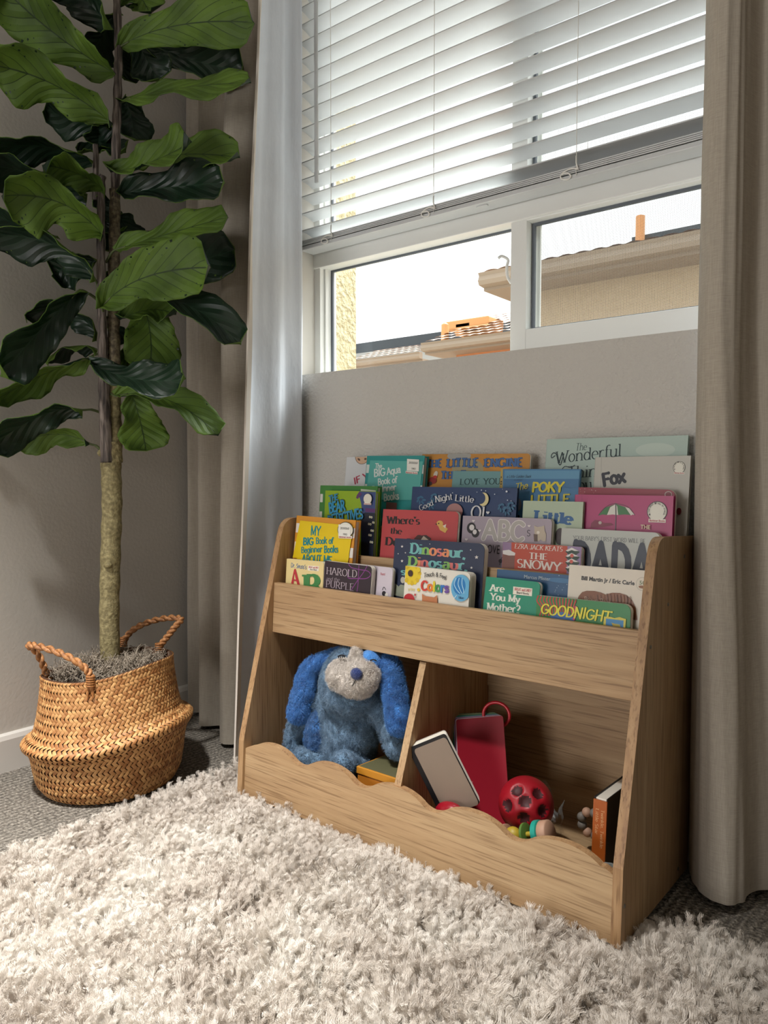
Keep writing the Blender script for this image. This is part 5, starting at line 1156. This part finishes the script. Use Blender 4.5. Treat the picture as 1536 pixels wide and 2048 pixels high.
def leafmat(name, a, b, vein, rough, spec=.5):
    m = mat(name, b, rough); t = NT(m); uv = t.n('UVMap'); sp_ = t.n('SeparateXYZ'); t.l(uv.outputs[0], sp_.inputs[0]); u, v = sp_.outputs[0], sp_.outputs[1]
    av = t.math('ABSOLUTE', t.math('SUBTRACT', v, .5)); mid = t.math('LESS_THAN', av, .013)
    ph = t.math('FRACT', t.math('SUBTRACT', t.math('MULTIPLY', u, 7.0), t.math('MULTIPLY', av, 4.4)))
    side = t.math('LESS_THAN', ph, t.math('SUBTRACT', .075, t.math('MULTIPLY', av, .10)))
    vn = t.math('MAXIMUM', mid, side); base = t.ramp(t.noise(t.coords('Object'), 14, 3), [(.3, a), (.7, b)])
    t.l(t.mix(vn, base, vein), t.b.inputs['Base Color'])
    dist = t.math('ABSOLUTE', t.math('SUBTRACT', ph, .5)); t.bump(t.math('SUBTRACT', t.math('MULTIPLY', dist, -1.4), t.math('MULTIPLY', vn, .4)), .45, .006)
    return m
L_TOP = leafmat('fig_leaf_upper', '#16281c', '#213a27', '#2a4631', .40); L_BOT = leafmat('fig_leaf_underside', '#48621f', '#6a8a2e', '#283c15', .62)
for m_ in (L_TOP, L_BOT): m_.node_tree.nodes['Principled BSDF'].inputs['Specular IOR Level'].default_value = .5
# let some light through the blade
for m_, c_ in ((L_BOT, (.16, .30, .05, 1)), (L_TOP, (.05, .12, .03, 1))):
    t = NT(m_); tl = t.n('BsdfTranslucent'); tl.inputs[0].default_value = c_; ms_ = t.n('MixShader'); ms_.inputs[0].default_value = .30
    t.l(t.b.outputs[0], ms_.inputs[1]); t.l(tl.outputs[0], ms_.inputs[2]); t.l(ms_.outputs[0], t.t.nodes['Material Output'].inputs['Surface'])
WP = [0, .38, .56, .60, .60, .68, .84, .97, 1.0, .86, .0]
def leaf(base, mid, tip, d, width, phi, up=0, cup=.18, wave=.2, seed=0, stem=None, curl=0, notch=.05):
    """base/mid/tip photo pixels of the midrib; d three distances relative to the trunk (m, + = nearer the wall);
    phi: turn of the blade about the midrib in degrees (0 = broad side to the room); up=1 shows the upper side"""
    P = [atd(base[0], base[1], TD+d[0]), atd(mid[0], mid[1], TD+d[1]), atd(tip[0], tip[1], TD+d[2])]
    r_ = random.Random(seed*7+1); NU, NVv = 26, 12; width *= 1.1
    def cen(u): return P[0]*((1-u)*(1-2*u)) + P[1]*(4*u*(1-u)) + P[2]*(u*(2*u-1))
    rows = []
    for i in range(NU+1):
        u = i/NU; c = cen(u); T = (cen(min(u+.02, 1.0))-cen(max(u-.02, 0))).normalized(); vw = (c-CAM).normalized(); sd = T.cross(vw).normalized(); nn = sd.cross(T).normalized()
        a = math.radians(phi + curl*(u-.5)); Sd = sd*math.cos(a) + nn*math.sin(a); Nn = Sd.cross(T).normalized()
        k = u*10; k0 = min(int(k), 9); f_ = k-k0; f_ = f_*f_*(3-2*f_) if k0 < 9 else 1-math.sqrt(max(0, 1-(1-f_)**2)); wl_ = lerp(WP[k0], WP[k0+1], f_) if k0 < 9 else WP[9]*math.sqrt(max(0, 1-(k-9)**2))
        row = []
        for j in range(NVv+1):
            v = j/NVv*2-1; w_ = width*.5*wl_*(1+.06*math.sin(u*15+seed+(2 if v > 0 else 0)))
            z = -cup*width*abs(v)**1.6 + wave*width*.5*abs(v)**1.3*math.sin(u*13+seed*1.7+(1.5 if v > 0 else 0)) + .02*width*math.cos(u*44-abs(v)*9)*abs(v)
            tipb = T*(notch*width*(abs(v)**2)*(1 if u > .9 else 0))
            row.append(c + Sd*(w_*v) + Nn*z + tipb*0)
        rows.append(row)
    me = bpy.data.meshes.new('leaf'); bm = bmesh.new(); uvl = bm.loops.layers.uv.new('UVMap'); TT = .0007
    grid = {}
    def nrm(i, j):
        a = rows[min(i+1, NU)][j]-rows[max(i-1, 0)][j]; b = rows[i][min(j+1, NVv)]-rows[i][max(j-1, 0)]; n_ = a.cross(b); return n_.normalized() if n_.length > 1e-12 else V((0, 0, 1))
    off = parent_world(tree); sg = 1 if up else -1
    for sidx in (0, 1):
        vs = [[bm.verts.new(rows[i][j] + nrm(i, j)*(TT if sidx == 0 else -TT) - off) for j in range(NVv+1)] for i in range(NU+1)]; grid[sidx] = vs
        for i in range(NU):
            for j in range(NVv):
                q = [vs[i][j], vs[i+1][j], vs[i+1][j+1], vs[i][j+1]]; uvq = [(i/NU, j/NVv), ((i+1)/NU, j/NVv), ((i+1)/NU, (j+1)/NVv), (i/NU, (j+1)/NVv)]
                if sidx == 1: q = q[::-1]; uvq = uvq[::-1]
                fc_ = bm.faces.new(q); fc_.smooth = True
                # which side faces the camera is decided by geometry, once, here
                fc_.material_index = 0 if (sidx == 0) == bool(up) else 1
                for lp_, uu in zip(fc_.loops, uvq): lp_[uvl].uv = uu
    for a_, rng in ((0, range(NU)), (NVv, range(NU))):
        for i in rng:
            q = [grid[0][i][a_], grid[0][i+1][a_], grid[1][i+1][a_], grid[1][i][a_]]; fc_ = bm.faces.new(q if a_ else q[::-1]); fc_.material_index = 1
    bm.to_mesh(me); bm.free(); me.materials.append(L_TOP); me.materials.append(L_BOT)
    o = bpy.data.objects.new('leaf', me); C.objects.link(o); o.parent = tree
    if stem:
        q = atd(stem[0], stem[1], TD); sm = MB().tube(smooth_path([q, (q+P[0])/2 + V((0, 0, .004)), P[0], cen(.12)], 4), [.0034]*5+[.0026]*8, 6)
        sm.build('leaf_stalk', M_STALK, tree, smooth=True)
    return o
M_STALK = mat('leaf_stalk_green', '#4f5a34', .6)
# normals: side 0 faces along cross(u, v); with sd = T x view it points towards the camera when phi is small
LEAVES = [
 # base, mid, tip, depths, width, phi, up, kwargs
 ((234, 97), (350, 52), (508, 45), (0, -.05, -.10), .105, 18, 0, dict(seed=1, cup=.05, stem=(238, 97))),
 ((262, 70), (385, 120), (488, 140), (.06, .10, .12), .105, 20, 1, dict(seed=2)),
 ((262, 60), (288, 110), (318, 165), (.04, .06, .08), .095, 10, 1, dict(seed=3)),
 ((236, 85), (246, 125), (248, 160), (.05, .07, .08), .075, 40, 1, dict(seed=4)),
 ((232, 148), (120, 75), (10, -20), (-.02, -.06, -.10), .135, 25, 0, dict(seed=5, cup=.1)),
 ((228, 60), (170, -5), (120, -70), (-.02, -.03, -.05), .11, 30, 1, dict(seed=6)),
 ((226, 248), (110, 170), (-15, 130), (-.03, -.09, -.14), .125, 30, 0, dict(seed=7, cup=.1)),
 ((232, 252), (160, 245), (92, 216), (.02, .03, .02), .085, 45, 1, dict(seed=8)),
 ((212, 240), (200, 265), (195, 295), (.02, .04, .05), .07, 20, 1, dict(seed=9)),
 ((238, 205), (350, 178), (502, 166), (0, -.05, -.09), .085, 62, 0, dict(seed=10, cup=.02, stem=(237, 210))),
 ((250, 195), (262, 235), (268, 282), (.05, .06, .07), .085, 15, 1, dict(seed=11)),
 ((186, 322), (80, 292), (-30, 300), (.02, -.04, -.09), .09, 45, 1, dict(seed=12)),
 ((175, 388), (80, 350), (-30, 330), (.04, -.03, -.09), .11, 50, 1, dict(seed=13)),
 ((208, 378), (150, 345), (84, 330), (-.04, -.10, -.15), .085, 35, 0, dict(seed=14)),
 ((207, 472), (120, 405), (3, 392), (-.04, -.11, -.17), .135, 30, 0, dict(seed=15, cup=.2)),
 ((100, 470), (60, 460), (-25, 420), (.02, -.04, -.08), .09, 50, 1, dict(seed=16)),
 ((222, 345), (300, 325), (384, 284), (-.03, -.08, -.12), .09, 55, 0, dict(seed=17, cup=.2)),
 ((250, 335), (350, 310), (480, 316), (0, -.02, -.05), .09, 40, 0, dict(seed=18, cup=.15)),
 ((238, 388), (340, 375), (450, 366), (-.01, -.04, -.06), .095, 30, 1, dict(seed=19)),
 ((158, 310), (205, 298), (252, 306), (.04, .05, .05), .07, 55, 1, dict(seed=20)),
 ((195, 385), (210, 430), (245, 470), (.05, .06, .07), .09, 40, 1, dict(seed=21)),
 ((236, 430), (252, 455), (258, 480), (.05, .06, .07), .07, 20, 1, dict(seed=22)),
 ((230, 500), (330, 470), (456, 434), (-.02, -.07, -.11), .085, 48, 0, dict(seed=23, cup=.1, stem=(212, 525))),
 ((206, 612), (290, 555), (424, 535), (-.05, -.11, -.15), .125, 15, 0, dict(seed=24, cup=.12, wave=.13, stem=(206, 640))),
 ((235, 560), (350, 535), (470, 500), (.06, .09, .11), .12, 15, 1, dict(seed=25)),
 ((192, 562), (110, 490), (-30, 470), (-.03, -.06, -.08), .10, 45, 1, dict(seed=26, cup=.2, stem=(199, 600))),
 ((198, 520), (150, 530), (108, 545), (.05, .07, .08), .095, 10, 1, dict(seed=27)),
 ((160, 580), (85, 655), (0, 752), (-.04, -.09, -.14), .095, 30, 1, dict(seed=28, cup=.22, stem=(200, 604))),
 ((202, 680), (140, 625), (50, 630), (.03, .02, .01), .085, 50, 1, dict(seed=29)),
 ((240, 600), (360, 605), (482, 690), (-.03, -.08, -.12), .085, 50, 1, dict(seed=30, cup=.2, curl=-60)),
 ((270, 575), (298, 650), (300, 742), (.03, .04, .04), .125, 8, 0, dict(seed=31, cup=.1)),
 ((240, 640), (300, 620), (352, 630), (.0, .0, .0), .09, 40, 0, dict(seed=32)),
 ((245, 700), (260, 730), (285, 755), (.05, .05, .05), .08, 15, 0, dict(seed=37)),
 ((196, 700), (145, 693), (88, 722), (-.02, -.03, -.04), .065, 72, 1, dict(seed=33, stem=(204, 702))),
 ((178, 716), (95, 745), (-10, 800), (-.02, -.05, -.08), .08, 52, 0, dict(seed=34, stem=(206, 708))),
 ((182, 728), (270, 758), (372, 758), (-.08, -.13, -.16), .095, 40, 1, dict(seed=35, cup=.1)),
 ((262, 785), (280, 840), (292, 902), (-.01, .0, .01), .105, 5, 0, dict(seed=36, cup=.08)),
 ((232, 792), (335, 800), (436, 872), (-.03, -.07, -.10), .085, 45, 0, dict(seed=38, cup=.15, stem=(214, 792))),
 ((165, 820), (85, 830), (-20, 895), (-.03, -.07, -.11), .085, 45, 1, dict(seed=39, stem=(203, 826))),
 ((180, 888), (110, 868), (30, 890), (-.01, -.02, -.03), .07, 30, 0, dict(seed=40, stem=(204, 902))),
 ((60, 870), (20, 862), (-30, 880), (.0, -.02, -.03), .07, 40, 0, dict(seed=41)),
 ((236, 20), (270, -10), (300, 30), (.03, .04, .05), .09, 20, 0, dict(seed=42)),
]
for L_ in LEAVES:
    kw = L_[7]; leaf(*L_[:7], **kw)
# dark leaves between the stems
for s_, (a, b_, c_, d_, w_, ph_) in enumerate((((205, 640), (225, 660), (236, 690), (.05, .06, .07), .05, 40), ((205, 545), (215, 575), (222, 610), (.05, .06, .06), .06, 50), ((232, 18), (205, 70), (180, 110), (.04, .06, .07), .09, 40), ((206, 440), (212, 475), (222, 505), (.05, .05, .05), .06, 30))):
    leaf(a, b_, c_, d_, w_, ph_, 1, seed=60+s_)

# ------------------------------------------------------------------ shaggy rug
RX0, RX1, RY0, RY1, RZ = -1.335, 1.15, -2.6, -.262, .012
rug = thing('shaggy_rug', 'thick ivory shag rug on the carpet under the front edge of the bookcase', 'rug', ((RX0+RX1)/2, (RY0+RY1)/2, 0))
MB().box((RX0, RY0, 0), (RX1, RY1, RZ)).build('rug_backing', M_RUGB, rug, bevel=.004)
em = MB(); nx, ny = 110, 78; ex0, ex1, ey0, ey1 = RX0, .70, -1.72, RY1
em.grid(lambda u, v: V((lerp(ex0, ex1, u), lerp(ey0, ey1, v), RZ+.001+.004*noise.noise(V((u*14, v*12, 0))))), nx, ny)
eo = em.build('pile', M_RUG, rug); tag(eo, kind='stuff')
vg = eo.vertex_groups.new(name='density'); vl = eo.vertex_groups.new(name='length'); offx = parent_world(rug)
for v in eo.data.vertices:
    p = v.co + offx; under = (SB.x-BW-.004 < p.x < SB.x+.004) and p.y > -.372
    vg.add([v.index], 0.0 if under else 1.0, 'REPLACE')
    n_ = .75 + .45*noise.noise(V((p.x*22, p.y*22, 5))) + .2*noise.noise(V((p.x*60, p.y*60, 8)))
    edge = min((p.x-RX0), (RY1-p.y)); n_ *= .72 if edge < .02 else 1
    if SB.x-BW-.05 < p.x < SB.x+.05 and p.y > -.43: n_ *= .55
    vl.add([v.index], max(.25, min(1, n_)), 'REPLACE')
md = eo.modifiers.new('pile', 'PARTICLE_SYSTEM'); ps = eo.particle_systems[0]; st = ps.settings
st.type = 'HAIR'; st.count = 78000; st.hair_length = .0135; st.hair_step = 4; st.emit_from = 'FACE'; st.use_emit_random = True; st.distribution = 'RAND'
ps.vertex_group_density = 'density'; ps.vertex_group_length = 'length'
st.normal_factor = .008; st.factor_random = .008; st.tangent_factor = .0
st.child_type = 'SIMPLE'; st.rendered_child_count = 20; st.child_percent = 1; st.child_radius = .0045; st.child_roundness = .3
st.clump_factor = .5; st.clump_shape = -.1; st.roughness_1 = .006; st.roughness_1_size = .02; st.roughness_endpoint = .004; st.roughness_2 = .004
st.kink = 'CURL'; st.kink_amplitude = .0016; st.kink_frequency = 3.2; st.kink_shape = .1
st.root_radius = 1; st.tip_radius = .55; st.radius_scale = .00042; st.material = 1; st.effector_weights.gravity = 0
st.display_step = 3; st.render_step = 4
